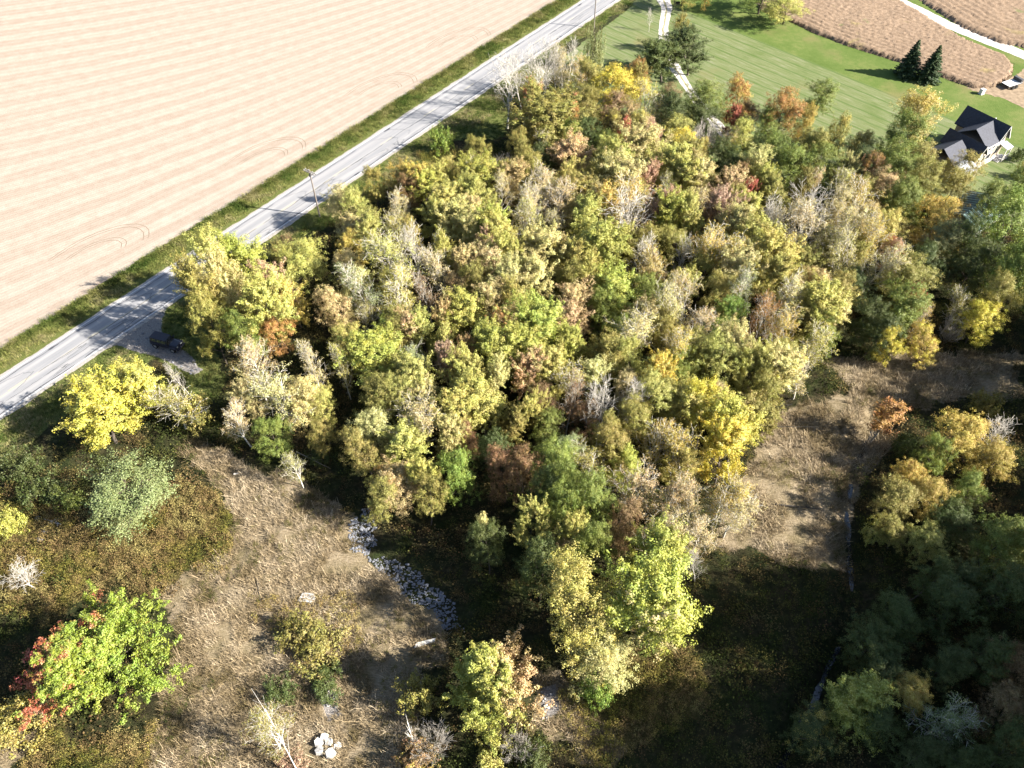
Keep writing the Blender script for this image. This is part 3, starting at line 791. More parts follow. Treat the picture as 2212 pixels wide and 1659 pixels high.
t(1321, 238, 30, 'oak', 'brown', 9, None, None, ('pink', .4, (0, 0, 0))); t(1363, 253, 19, 'oak', 'peach', 9); t(1388, 268, 22, 'oak', 'yg', 8)
t(1306, 276, 28, 'oak', 'olive', 9, None, None, ('yellow', .35, (0, 0, 0))); t(1342, 280, 18, 'oak', 'red', 8, None, None, ('orange', .4, (0, 0, 0)))
t(1413, 238, 26, 'sparse', 'olive', 9); t(1443, 212, 22, 'oak', 'brown', 9); t(1293, 318, 24, 'oak', 'green', 8)
t(1476, 238, 44, 'oak', 'dark', 12, 'the dark tree at the foot of the driveway'); t(1535, 210, 42, 'oak', 'green', 13, 'the tall green tree by the driveway end', 'tall mid green tree at the wood edge right of the driveway end')
t(1510, 255, 34, 'oak', 'dark', 10); t(1601, 214, 28, 'oak', 'orange', 12, 'the orange tree by the lawn', 'tall orange-tan tree standing out against the striped lawn', ('gold', .4, (0, 0, 0)))
t(1579, 258, 15, 'maple', 'red', 9, None, 'small red maple below the orange tree by the lawn'); t(1606, 256, 24, 'oak', 'brown', 9)
t(1521, 295, 32, 'brush', 'tan', 8, 'the grey leafless dome', 'grey leafless dome-shaped tree inside the wood below the driveway')
t(1563, 292, 24, 'sparse', 'tan', 8); t(1418, 288, 27, 'oak', 'pink', 9, 'the dusty pink tree', 'dusty pink round tree near the back of the wood')
t(1461, 283, 30, 'oak', 'yg', 9); t(1456, 318, 30, 'oak', 'yellow', 8); t(1496, 330, 26, 'oak', 'gold', 7)
t(1608, 308, 34, 'oak', 'yg', 11); t(1581, 350, 30, 'oak', 'dark', 9); t(1550, 340, 26, 'oak', 'dark', 8)
t(1343, 325, 44, 'maple', 'yg', 13, 'the bright plumed maple at the back of the wood'); t(1393, 325, 42, 'maple', 'pale', 13); t(1426, 357, 40, 'maple', 'yg', 13)
t(1256, 335, 40, 'maple', 'peach', 11, 'the peach maple at the back of the wood', None, ('pink', .35, (0, 0, 0))); t(1213, 365, 34, 'maple', 'yg', 11); t(1183, 345, 26, 'oak', 'dark', 8)
t(1343, 377, 44, 'maple', 'pale', 13, None, None, ('peach', .3, (0, 0, 0))); t(1456, 380, 38, 'maple', 'yg', 12); t(1493, 392, 34, 'maple', 'pale', 12)
t(1531, 382, 34, 'maple', 'pale', 12, None, None, ('peach', .42, (0, 0, 0))); t(1568, 400, 28, 'maple', 'peach', 11); t(1397, 395, 20, 'maple', 'pink', 12, 'the salmon pink crown', 'small salmon pink crown deep in the back of the wood')
t(1601, 392, 20, 'oak', 'rust', 8); t(1636, 388, 27, 'maple', 'lime', 10, 'the small vivid lime maple'); t(1300, 400, 30, 'maple', 'olive', 11)
t(1143, 392, 44, 'sparse', 'tan', 12); t(1165, 425, 30, 'bare', 'tan', 11); t(1240, 410, 34, 'maple', 'olive', 11)
# -- between the lawn and the farmhouse
t(1691, 240, 34, 'oak', 'olive', 13, 'the tall brown-orange tree', 'tall orange-brown tree in front of the lone lawn tree', ('orange', .38, (0, 0, .03)))
t(1731, 264, 19, 'oak', 'gold', 11); t(1760, 308, 38, 'oak', 'olive', 12, None, None, ('gold', .3, (0, 0, 0))); t(1801, 280, 25, 'oak', 'olive', 12, None, None, ('gold', .42, (0, 0, 0)))
t(1774, 350, 35, 'oak', 'green', 11); t(1722, 352, 32, 'oak', 'green', 11); t(1856, 305, 24, 'oak', 'olive', 9, None, None, ('tan', .4, (0, 0, 0)))
t(1839, 352, 32, 'oak', 'dark', 10); t(1884, 370, 22, 'oak', 'rust', 11, 'the rust-orange tree', 'narrow rust-orange tree among the dark trees left of the farmhouse', ('orange', .45, (0, 0, 0)))
t(2000, 250, 46, 'oak', 'pale', 15, 'the tall tree beside the farmhouse', 'tallest pale green tree beside the dark farmhouse roof', ('gold', .28, (0, 0, .02)))
t(1958, 310, 44, 'oak', 'green', 14); t(1985, 338, 36, 'oak', 'olive', 12); t(1934, 365, 42, 'oak', 'green', 12); t(1973, 395, 38, 'oak', 'olive', 12); t(1900, 320, 30, 'oak', 'green', 10)
t(2064, 362, 34, 'oak', 'olive', 9, 'the tree in front of the farmhouse', 'olive green tree in front of the low wing of the farmhouse', ('gold', .3, (0, 0, 0)))
t(2059, 402, 32, 'oak', 'olive', 9, None, None, ('gold', .34, (0, 0, 0))); t(2186, 402, 38, 'oak', 'green', 12, 'the tree at the right edge below the house')
t(2160, 440, 34, 'oak', 'green', 11); t(1664, 275, 28, 'oak', 'green', 10); t(1672, 325, 30, 'oak', 'green', 10); t(1640, 335, 26, 'oak', 'dark', 9)
# -- pale bare-topped stand, upper right
t(1703, 462, 52, 'bare', 'tan', 15, 'the pale leafless crown', 'broad pale leafless tree in the upper right of the wood'); t(1752, 440, 44, 'bare', 'tan', 15); t(1757, 498, 50, 'sparse', 'tan', 15)
t(1825, 475, 46, 'sparse', 'pale', 15); t(1903, 492, 52, 'sparse', 'gold', 15, 'the wide pale-limbed tree', 'wide thin-leaved gold tree with long pale limbs leaning right'); t(1846, 548, 48, 'sparse', 'pale', 14)
t(1800, 420, 36, 'sparse', 'tan', 13); t(1850, 430, 34, 'sparse', 'gold', 13); t(1890, 555, 44, 'sparse', 'pale', 14); t(1938, 541, 25, 'oak', 'pink', 9, None, 'pinkish red crown behind the wide pale-limbed tree', ('red', .4, (0, 0, 0)))
t(1694, 552, 40, 'maple', 'yg', 14); t(1687, 626, 44, 'sparse', 'pale', 14); t(1755, 648, 46, 'maple', 'yg', 13, 'the bright maple at the right end of the wood'); t(1703, 696, 40, 'sparse', 'gold', 13)
t(1781, 722, 34, 'oak', 'green', 10, 'the dark round tree at the wood edge'); t(1955, 600, 44, 'oak', 'olive', 12, 'the dome-shaped olive tree'); t(1929, 660, 46, 'oak', 'green', 12)
t(1991, 648, 24, 'maple', 'red', 9, 'the red tree', 'vivid red maple at the right side of the olive dome tree'); t(1938, 745, 30, 'oak', 'yellow', 7, 'the left yellow tree', 'bright yellow low tree at the shaded clearing edge'); t(2007, 746, 36, 'oak', 'gold', 7, None, None, ('yellow', .45, (0, 0, 0)))
t(2029, 470, 40, 'oak', 'gold', 12, None, None, ('olive', .3, (0, 0, 0))); t(2020, 515, 36, 'oak', 'sage', 11); t(2020, 578, 38, 'oak', 'dark', 11); t(2095, 578, 46, 'oak', 'dark', 12)
t(2182, 480, 58, 'oak', 'green', 17, 'the big tree at the right edge'); t(2190, 570, 50, 'oak', 'green', 15); t(2180, 645, 42, 'oak', 'olive', 12); t(2110, 520, 36, 'oak', 'dark', 13)
t(2116, 694, 36, 'oak', 'yellow', 9, 'the orange-yellow tree', 'orange-yellow tree in the shade near the right edge', ('orange', .3, (0, 0, 0))); t(2068, 660, 25, 'sparse', 'olive', 8); t(2060, 705, 24, 'brush', 'tan', 5)
t(1964, 443, 38, 'oak', 'green', 12); t(1925, 420, 36, 'oak', 'green', 12); t(1990, 690, 26, 'sparse', 'gold', 7); t(1890, 720, 34, 'oak', 'dark', 8)
t(1676, 785, 40, 'maple', 'pale', 12, None, None, ('yellow', .3, (0, 0, 0))); t(1740, 798, 34, 'sparse', 'tan', 10); t(1840, 620, 36, 'oak', 'dark', 9); t(1862, 690, 34, 'oak', 'dark', 8)
# -- left part of the main wood
t(871, 385, 38, 'maple', 'gold', 10, 'the golden tree near the utility pole', 'golden orange tree nearest the utility pole by the road', ('orange', .30, (0, 0, -.06)))
t(880, 425, 28, 'oak', 'rust', 8); t(805, 472, 28, 'bush', 'olive', 4); t(773, 434, 14, 'bush', 'tan', 3); t(923, 412, 32, 'maple', 'lime', 10)
t(971, 362, 26, 'oak', 'yg', 8, None, None, ('yellow', .3, (0, 0, 0))); t(978, 393, 34, 'maple', 'yg', 10); t(953, 300, 13, 'bush', 'emerald', 5, None, 'small fresh green sapling alone near the road verge')
t(1039, 390, 40, 'maple', 'lime', 11, 'the lime maple left of the wood'); t(1037, 432, 36, 'maple', 'yg', 12); t(1082, 412, 26, 'sparse', 'tan', 11); t(1090, 352, 22, 'brush', 'tan', 5)
t(963, 432, 38, 'maple', 'yg', 11); t(1050, 467, 42, 'maple', 'lime', 13); t(1073, 500, 34, 'maple', 'yg', 13); t(968, 480, 32, 'maple', 'pale', 12); t(1010, 470, 25, 'maple', 'tan', 11)
t(978, 537, 26, 'maple', 'yg', 12); t(1028, 502, 26, 'maple', 'pale', 12); t(798, 515, 30, 'maple', 'yg', 12, 'the bright maple at the left tip of the wood'); t(758, 535, 24, 'oak', 'gold', 10); t(760, 572, 28, 'oak', 'tan', 10)
t(850, 550, 48, 'sparse', 'yg', 15); t(800, 620, 48, 'sparse', 'sage', 15, 'the silver-limbed tree', 'broad tree with silvery crooked limbs at the left wood edge'); t(878, 640, 50, 'sparse', 'yg', 14); t(905, 515, 38, 'bare', 'tan', 15, 'the pale dead crown', 'pale dead-looking leafless crown behind the silver-limbed tree')
t(850, 600, 40, 'oak', 'olive', 11); t(840, 680, 36, 'oak', 'olive', 9); t(782, 690, 26, 'sparse', 'olive', 9)
t(940, 580, 32, 'sparse', 'tan', 13); t(998, 567, 30, 'maple', 'tan', 12); t(1073, 535, 28, 'maple', 'pink', 12, None, None, ('tan', .4, (0, 0, 0))); t(1053, 580, 34, 'maple', 'tan', 12, None, None, ('pale', .4, (0, 0, 0)))
t(1028, 612, 30, 'oak', 'olive', 12); t(928, 630, 30, 'sparse', 'brown', 12); t(1073, 637, 34, 'maple', 'tan', 12, None, None, ('olive', .4, (0, 0, 0)))
t(1015, 667, 44, 'maple', 'lime', 12, 'the lime green maple mid-wood'); t(976, 700, 28, 'maple', 'peach', 12, None, None, ('pale', .4, (0, 0, 0))); t(1083, 707, 28, 'maple', 'orange', 12, None, None, ('peach', .5, (0, 0, 0))); t(873, 703, 28, 'maple', 'peach', 11)
t(918, 717, 30, 'maple', 'yg', 11); t(940, 742, 28, 'maple', 'yg', 11); t(888, 765, 34, 'sparse', 'sage', 11); t(793, 758, 54, 'maple', 'lime', 11, 'the spiky lime maple', 'bright spiky lime maple at the left edge of the wood')
t(832, 712, 26, 'maple', 'green', 9); t(963, 772, 25, 'maple', 'pink', 11); t(1003, 750, 20, 'maple', 'peach', 11); t(1003, 792, 36, 'maple', 'yg', 12); t(1075, 767, 42, 'maple', 'lime', 13); t(903, 807, 40, 'maple', 'yg', 12); t(1050, 817, 34, 'maple', 'pale', 13)
# -- trees between the road and the wood
t(465, 552, 34, 'maple', 'yg', 16); t(535, 550, 40, 'maple', 'lime', 13, 'the roadside clump'); t(590, 602, 38, 'maple', 'pink', 12, 'the pink maple by the road', 'pinkish tan maple on the right side of the roadside clump', ('peach', .4, (0, 0, 0)))
t(508, 612, 42, 'maple', 'pale', 18, None, None, ('peach', .35, (0, 0, 0))); t(562, 662, 44, 'maple', 'yg', 16); t(445, 630, 40, 'maple', 'olive', 18); t(455, 700, 36, 'oak', 'olive', 15); t(632, 640, 34, 'maple', 'gold', 11, None, None, ('peach', .4, (0, 0, 0)))
t(612, 708, 38, 'oak', 'rust', 9, None, 'orange-brown low tree at the foot of the roadside clump', ('orange', .42, (0, 0, .03))); t(540, 712, 36, 'oak', 'green', 12); t(655, 560, 46, 'oak', 'yg', 10, 'the lone lime tree by the verge', 'lime green tree standing alone between the road clump and wood', ('green', .3, (0, 0, -.05)))
t(598, 548, 20, 'bush', 'olive', 4); t(620, 520, 16, 'bush', 'brown', 3)
t(548, 792, 44, 'sparse', 'tan', 12, 'the left tan cottonwood'); t(600, 850, 48, 'sparse', 'pale', 12, 'the straw-coloured tree', 'straw-coloured thin-leaved tree in front of the roadside clump'); t(680, 795, 36, 'sparse', 'tan', 12); t(520, 910, 34, 'sparse', 'tan', 9); t(640, 860, 40, 'oak', 'pale', 10)
t(560, 855, 38, 'maple', 'tan', 10); t(590, 960, 40, 'oak', 'green', 7); t(640, 1010, 26, 'sparse', 'olive', 6); t(697, 928, 28, 'oak', 'olive', 8); t(690, 870, 26, 'oak', 'yg', 9)
t(209, 890, 84, 'maple', 'lemon', 11, 'the big yellow tree', 'big bright lemon-yellow tree beside the road, lower left', ('yg', .33, (0, 0, -.04))); t(285, 822, 44, 'maple', 'yg', 11, None, None, ('yellow', .4, (0, 0, 0))); t(372, 868, 44, 'sparse', 'olive', 9); t(386, 800, 22, 'bare', 'tan', 9, None, 'thin bare white tree beside the parked black car')
t(283, 1040, 88, 'lacy', 'sage', 9, 'the lacy grey-green tree', 'wide lacy grey-green tree in front of the yellow tree'); t(416, 888, 32, 'bush', 'yg', 5); t(87, 1056, 46, 'bush', 'dark', 4); t(40, 1000, 40, 'bush', 'dark', 4); t(20, 1130, 30, 'bush', 'lime', 3)
t(150, 1080, 30, 'bush', 'green', 3.5); t(690, 980, 24, 'bush', 'dark', 3)
# -- heart of the wood
t(1123, 454, 40, 'sparse', 'tan', 14); t(1206, 447, 44, 'sparse', 'tan', 13); t(1156, 480, 34, 'sparse', 'yg', 13); t(1288, 447, 36, 'maple', 'gold', 13, None, None, ('olive', .4, (0, 0, 0)))
t(1346, 447, 50, 'bare', 'tan', 14, 'the white-branched tree', 'pale leafless tree with spreading white branches beside pink crowns'); t(1360, 430, 44, 'sparse', 'gold', 13); t(1426, 437, 26, 'maple', 'pink', 13, 'the pink crown', 'dusty pink crown at the right of the white-branched tree'); t(1393, 474, 30, 'sparse', 'rust', 11)
t(1456, 462, 30, 'maple', 'lime', 13); t(1493, 472, 28, 'maple', 'yg', 13); t(1541, 445, 30, 'maple', 'pink', 13, 'the left rose-pink tree', 'left of two rose-pink trees in the upper wood'); t(1586, 450, 28, 'maple', 'pink', 12, None, 'right of two rose-pink trees in the upper wood'); t(1621, 420, 14, 'maple', 'red', 9)
t(1268, 492, 38, 'maple', 'yg', 13); t(1281, 528, 48, 'maple', 'lime', 14, 'the brightest lime maple', 'brightest pale lime maple near the middle of the wood'); t(1320, 537, 40, 'maple', 'yg', 13); t(1176, 550, 38, 'maple', 'pale', 13); t(1218, 557, 30, 'maple', 'yg', 12)
t(1168, 597, 38, 'maple', 'pale', 13, None, None, ('tan', .4, (0, 0, 0))); t(1236, 597, 30, 'oak', 'olive', 12); t(1411, 533, 34, 'bare', 'tan', 13, 'the left white skeleton tree'); t(1463, 547, 30, 'bare', 'tan', 12)
t(1381, 587, 38, 'sparse', 'gold', 13); t(1431, 580, 34, 'maple', 'tan', 12); t(1543, 522, 44, 'sparse', 'gold', 15, 'the golden tree with grey trunks', 'golden thin-leaved tree with upright grey trunks right of centre'); t(1593, 547, 40, 'sparse', 'gold', 14); t(1636, 512, 38, 'maple', 'yg', 13, None, None, ('yellow', .35, (0, 0, 0)))
t(1570, 480, 34, 'maple', 'pale', 13); t(1610, 470, 30, 'maple', 'yg', 12); t(1660, 470, 30, 'sparse', 'tan', 12)
t(1306, 597, 40, 'maple', 'yg', 13); t(1318, 637, 40, 'maple', 'lime', 12); t(1313, 682, 38, 'oak', 'green', 11); t(1256, 642, 36, 'maple', 'peach', 12, 'the upper brown-pink maple', 'upper one of two brownish pink maples mid-wood', ('rust', .38, (0, 0, 0))); t(1246, 688, 36, 'maple', 'peach', 11, None, 'lower one of two brownish pink maples mid-wood', ('rust', .42, (0, 0, 0)))
t(1131, 634, 34, 'maple', 'yg', 13); t(1156, 687, 46, 'maple', 'lime', 14, 'the tall lime maple', 'tall lime maple left of the brownish pink maples'); t(1151, 747, 42, 'maple', 'lime', 13); t(1233, 737, 29, 'maple', 'lime', 12); t(1231, 774, 27, 'maple', 'yg', 11)
t(1288, 752, 42, 'oak', 'olive', 12); t(1451, 642, 44, 'sparse', 'pale', 15); t(1493, 637, 40, 'sparse', 'tan', 14); t(1381, 704, 44, 'sparse', 'pale', 14, 'the pale-limbed tree mid-wood'); t(1456, 724, 46, 'sparse', 'gold', 14); t(1393, 634, 32, 'oak', 'green', 10); t(1430, 680, 36, 'oak', 'olive', 10)
t(1556, 654, 38, 'oak', 'yg', 12); t(1563, 699, 38, 'oak', 'emerald', 11); t(1543, 774, 44, 'oak', 'yg', 12); t(1618, 642, 40, 'sparse', 'sage', 14); t(1643, 692, 38, 'sparse', 'orange', 13, 'the orange-gold tree'); t(1600, 595, 38, 'maple', 'pale', 13); t(1520, 590, 36, 'oak', 'olive', 11); t(1650, 600, 36, 'maple', 'yg', 13)
t(1368, 787, 34, 'oak', 'yg', 12); t(1411, 800, 32, 'maple', 'yellow', 12, 'the small bright yellow crown', 'small bright yellow crown just behind the white skeleton trees', ('yg', .4, (0, 0, 0))); t(1468, 802, 36, 'oak', 'green', 11); t(1626, 805, 40, 'maple', 'yg', 13); t(1500, 760, 36, 'oak', 'olive', 11); t(1590, 745, 38, 'maple', 'pale', 12); t(1330, 730, 34, 'oak', 'green', 10)
t(1131, 807, 32, 'maple', 'peach', 12, None, None, ('pale', .4, (0, 0, 0))); t(1190, 810, 34, 'maple', 'yg', 12); t(1100, 690, 30, 'maple', 'yg', 12); t(1110, 600, 32, 'maple', 'pale', 13); t(1110, 545, 30, 'maple', 'yg', 13)
# -- front of the wood
t(806, 910, 42, 'oak', 'pale', 12, 'the pale tree at the wood corner', 'pale yellow-green tree at the near left corner of the wood'); t(797, 976, 42, 'oak', 'olive', 11); t(899, 890, 46, 'sparse', 'tan', 13, 'the grey twiggy tree', 'grey twiggy thin-leaved tree near the left corner of the wood'); t(858, 963, 40, 'maple', 'yg', 11); t(915, 1006, 38, 'maple', 'yg', 11)
t(854, 1050, 42, 'oak', 'tan', 9, 'the copper-tinted tree', 'orange-tan low tree above the stony stream bed', ('orange', .38, (0, 0, 0))); t(812, 1072, 34, 'oak', 'olive', 8); t(923, 1080, 36, 'oak', 'olive', 10); t(980, 884, 42, 'maple', 'yg', 12); t(1045, 876, 44, 'maple', 'yg', 12); t(971, 928, 30, 'maple', 'pale', 11); t(1019, 952, 20, 'oak', 'rust', 8, None, 'small red-brown tree in a shaded gap of the wood', ('red', .25, (0, 0, 0)))
t(989, 1019, 34, 'oak', 'emerald', 12); t(1093, 1012, 30, 'oak', 'rust', 12); t(1040, 1125, 20, 'narrow', 'pale', 9, None, 'slender pale tree rising alone out of the front shade'); t(1055, 1190, 40, 'oak', 'dark', 10)
t(1132, 871, 34, 'maple', 'yg', 12); t(1228, 871, 40, 'sparse', 'rust', 12, 'the brownish red tree', 'brownish red thin tree left of the white skeleton trees', ('red', .25, (0, 0, 0))); t(1186, 880, 30, 'oak', 'rust', 10); t(1302, 867, 38, 'bare', 'tan', 14, 'the white skeleton tree', 'left of two white skeleton trees at the front of the wood'); t(1354, 865, 42, 'bare', 'tan', 14, None, 'right of two white skeleton trees at the front of the wood')
t(1270, 900, 30, 'oak', 'rust', 9); t(1428, 876, 44, 'oak', 'yg', 13); t(1524, 897, 48, 'oak', 'yellow', 13, 'the yellow-green front tree'); t(1476, 889, 38, 'maple', 'yg', 12); t(1598, 919, 46, 'maple', 'lemon', 13, 'the bright tree at the clearing', 'bright yellow-green tree facing the sunlit clearing', ('yg', .3, (0, 0, 0))); t(1228, 963, 44, 'oak', 'sage', 11); t(1193, 1006, 38, 'oak', 'green', 14)
t(1333, 976, 42, 'oak', 'olive', 12); t(1333, 1015, 36, 'oak', 'lime', 10); t(1411, 963, 44, 'sparse', 'gold', 13); t(1489, 963, 44, 'sparse', 'gold', 13); t(1568, 976, 44, 'maple', 'yellow', 13, None, None, ('pale', .35, (0, 0, 0))); t(1367, 1041, 38, 'sparse', 'tan', 12); t(1428, 1076, 44, 'sparse', 'tan', 12)
t(1498, 1059, 42, 'sparse', 'tan', 12); t(1568, 1050, 44, 'sparse', 'gold', 12); t(1585, 1102, 36, 'sparse', 'tan', 10); t(1250, 1050, 40, 'oak', 'green', 15); t(1213, 1093, 34, 'oak', 'green', 14); t(1272, 1102, 42, 'oak', 'green', 15); t(1333, 1115, 36, 'oak', 'brown', 13)
t(1145, 1146, 40, 'maple', 'yg', 12, 'the small bright maple in the front shade', 'small bright yellow-green maple catching sun in the front shade'); t(1232, 1146, 26, 'maple', 'yg', 12); t(1219, 1194, 22, 'maple', 'peach', 7); t(1293, 1163, 40, 'oak', 'green', 15); t(1411, 1137, 44, 'sparse', 'tan', 16); t(1510, 1130, 44, 'sparse', 'tan', 11, None, 'straw-coloured thin tree hanging over the sunlit clearing')
t(1400, 1200, 52, 'maple', 'lime', 15, 'the lime front maple'); t(1520, 1205, 34, 'bare', 'tan', 9, None, 'leafless drooping grey tree at the near right corner of the wood'); t(1128, 1017, 32, 'oak', 'rust', 13, None, None, ('orange', .3, (0, 0, 0))); t(1160, 1060, 36, 'oak', 'dark', 13); t(1450, 1010, 38, 'oak', 'olive', 10)
t(1180, 940, 34, 'oak', 'green', 9); t(1090, 920, 34, 'maple', 'olive', 10); t(1070, 975, 30, 'oak', 'dark', 8); t(1380, 920, 38, 'oak', 'olive', 12); t(1290, 940, 34, 'oak', 'olive', 11)
t(1275, 1325, 84, 'oak', 'yg', 17, 'the left front tree', 'big yellow-green tree standing in front of the wood', ('gold', .33, (0, 0, 0))); t(1300, 1420, 58, 'oak', 'pale', 9, None, 'straw yellow lower tree joined to the big front tree', ('gold', .35, (0, 0, 0))); t(1432, 1288, 76, 'maple', 'lime', 17, 'the right front tree', 'big lime tree right of the yellow-green front tree', ('tan', .3, (0, -.03, 0)))
t(1290, 1490, 30, 'bush', 'emerald', 4); t(1170, 1240, 46, 'oak', 'dark', 12); t(1330, 1395, 36, 'oak', 'sage', 6); t(1410, 1370, 34, 'oak', 'green', 6)
# -- open-grown trees at the bottom
t(212, 1395, 160, 'openmaple', 'spring', 9.5, 'the big red-flecked maple', 'huge green maple with red patches at the lower left', ('red', .36, (-.045, 0, 0)))
t(1052, 1470, 108, 'openmaple', 'lime', 9.5, 'the orange-edged maple', 'lime maple with an orange right side, bottom centre', ('peach', .34, (.12, .04, 0)))
t(585, 1590, 48, 'sparse', 'olive', 8, None, 'white-stemmed birch leaning left at the bottom edge'); t(668, 1375, 70, 'bush', 'olive', 3.6, 'the olive bush in the tan grass', 'broad olive bush in the middle of the tan grass'); t(905, 1500, 44, 'bush', 'olive', 4.5, None, None, ('gold', .3, (0, 0, 0))); t(935, 1600, 44, 'brush', 'tan', 4)
t(900, 1640, 40, 'bush', 'rust', 3, None, None, ('gold', .4, (0, 0, 0))); t(1120, 1610, 34, 'brush', 'tan', 4); t(1060, 1640, 44, 'bush', 'yg', 3.5); t(625, 1655, 36, 'bush', 'pink', 2.2, None, 'low reddish pink bush at the bottom edge beside the birch'); t(40, 1235, 34, 'bare', 'tan', 5, None, 'white leafless sapling at the left edge in the weeds')
t(20, 1560, 60, 'bush', 'olive', 4); t(700, 1480, 40, 'bush', 'dark', 2.5); t(600, 1490, 34, 'bush', 'dark', 2.4); t(1150, 1640, 40, 'bush', 'dark', 3)
# -- shaded wood on the right
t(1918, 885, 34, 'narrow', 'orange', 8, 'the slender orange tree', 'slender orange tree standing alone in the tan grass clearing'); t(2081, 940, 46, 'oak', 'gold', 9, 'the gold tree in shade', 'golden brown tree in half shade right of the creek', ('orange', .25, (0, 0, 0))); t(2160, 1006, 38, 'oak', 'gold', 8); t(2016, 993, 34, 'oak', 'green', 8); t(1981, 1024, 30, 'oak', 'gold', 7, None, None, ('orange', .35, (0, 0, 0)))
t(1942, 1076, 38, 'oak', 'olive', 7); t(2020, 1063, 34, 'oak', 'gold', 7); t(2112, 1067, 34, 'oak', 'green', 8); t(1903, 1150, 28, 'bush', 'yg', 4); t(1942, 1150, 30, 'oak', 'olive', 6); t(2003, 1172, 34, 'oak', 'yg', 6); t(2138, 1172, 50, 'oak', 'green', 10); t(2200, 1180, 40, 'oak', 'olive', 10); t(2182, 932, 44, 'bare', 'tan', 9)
t(1964, 1346, 46, 'oak', 'dark', 8); t(1890, 1377, 46, 'oak', 'olive', 7); t(1838, 1512, 56, 'maple', 'green', 7, 'the lit green tree in the right shade', 'green tree catching light in the lower right shade', ('lime', .3, (.06, 0, .03))); t(1964, 1477, 40, 'oak', 'gold', 6, None, None, ('orange', .3, (0, 0, 0))); t(1790, 1588, 54, 'oak', 'olive', 6, None, 'gold-tipped low tree at the bottom right of the creek', ('gold', .4, (0, 0, 0)))  # lit green tree: sunlight painted as lime leaves on its sunward side and top
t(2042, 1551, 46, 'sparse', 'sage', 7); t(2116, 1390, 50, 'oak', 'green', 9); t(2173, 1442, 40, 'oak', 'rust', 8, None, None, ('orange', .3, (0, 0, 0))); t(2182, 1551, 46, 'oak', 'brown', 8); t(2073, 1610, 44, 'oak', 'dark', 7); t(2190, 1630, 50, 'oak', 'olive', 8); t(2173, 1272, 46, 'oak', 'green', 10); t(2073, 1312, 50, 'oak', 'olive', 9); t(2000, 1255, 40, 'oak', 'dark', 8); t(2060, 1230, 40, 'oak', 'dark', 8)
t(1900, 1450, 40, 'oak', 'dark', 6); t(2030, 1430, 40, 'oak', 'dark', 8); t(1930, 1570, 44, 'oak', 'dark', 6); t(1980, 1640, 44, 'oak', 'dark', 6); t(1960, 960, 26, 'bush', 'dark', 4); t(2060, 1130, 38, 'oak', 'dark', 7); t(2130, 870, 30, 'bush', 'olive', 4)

proto('openmaple', 902, [dict(seg=7, wob=.05, up=0, tap=.15, n=26, t0=.04, ang=lambda t: 78 - 55 * t, len=lambda t: .52 * (1.03 - t) ** .6, rf=.5),
    dict(seg=5, wob=.10, up=.14, tap=.3, n=9, t0=.2, ang=40, len=.46, rf=.5), dict(seg=3, wob=.10, up=.12, tap=.3, n=4, t0=.25, ang=36, len=.6, rf=.5), dict(seg=2, wob=.06, up=.10, tap=.3)],
    H=10, leaf=dict(per=88, size=.145, plume=.66, thick=.22, up=.35), minr=.012)
proto('openmaple', 905, [dict(seg=7, wob=.04, up=0, tap=.15, n=24, t0=.05, ang=lambda t: 66 - 48 * t, len=lambda t: .46 * (1.03 - t) ** .55, rf=.5),
    dict(seg=5, wob=.09, up=.18, tap=.3, n=9, t0=.2, ang=36, len=.44, rf=.5), dict(seg=3, wob=.10, up=.14, tap=.3, n=4, t0=.25, ang=34, len=.6, rf=.5), dict(seg=2, wob=.06, up=.10, tap=.3)],
    H=10, leaf=dict(per=88, size=.145, plume=.66, thick=.22, up=.35), minr=.012)
for d_ in (BARKC, WORD, NAME, GRP): d_['openmaple'] = d_['maple']
GRP['openmaple'] = 'open-grown maples'

MARKS = [(360, 742, 'the parked black car'), (690, 430, 'the utility pole'), (870, 1230, 'the stony stream bed'), (2110, 310, 'the farmhouse'), (1500, 215, 'the driveway end'), (2110, 455, 'the green metal roof')]
MARKS += [(q[0], q[1], q[6]) for q in T if q[6]]
def rel(u, v, mu, mv):
    dx, dy = u - mu, v - mv
    a = math.degrees(math.atan2(-dy, dx)) % 360
    return ['right of', 'behind and right of', 'behind', 'behind and left of', 'left of', 'in front and left of', 'in front of', 'in front and right of'][int((a + 22.5) // 45) % 8]
USED = {}
def auto_label(u, v, kind, colname, skip=None):
    base = f"{colname} {WORD[kind]}" if kind not in ('bare', 'brush') else WORD[kind]
    near = sorted(((math.hypot(u - m[0], v - m[1]), m) for m in MARKS if m[2] != skip), key=lambda q: q[0])
    for dd, m in near[:6]:
        dist_w = 'just ' if dd < 55 else ''
        cands = [f"{base} {dist_w}{rel(u, v, m[0], m[1])} {m[2]}"]
        for c in cands:
            if len(c.split()) <= 16 and c not in USED: USED[c] = 1; return c
    for dd, m in near[:4]:
        for dd2, m2 in near[:6]:
            if m2 is m: continue
            c = f"{colname} {kind if kind not in ('openmaple',) else 'maple'} {rel(u, v, m[0], m[1])} {m[2]}, {rel(u, v, m2[0], m2[1])} {m2[2]}"
            if len(c.split()) <= 16 and c not in USED: USED[c] = 1; return c
    return f"{base}"
PLACED = []
kcount = {}
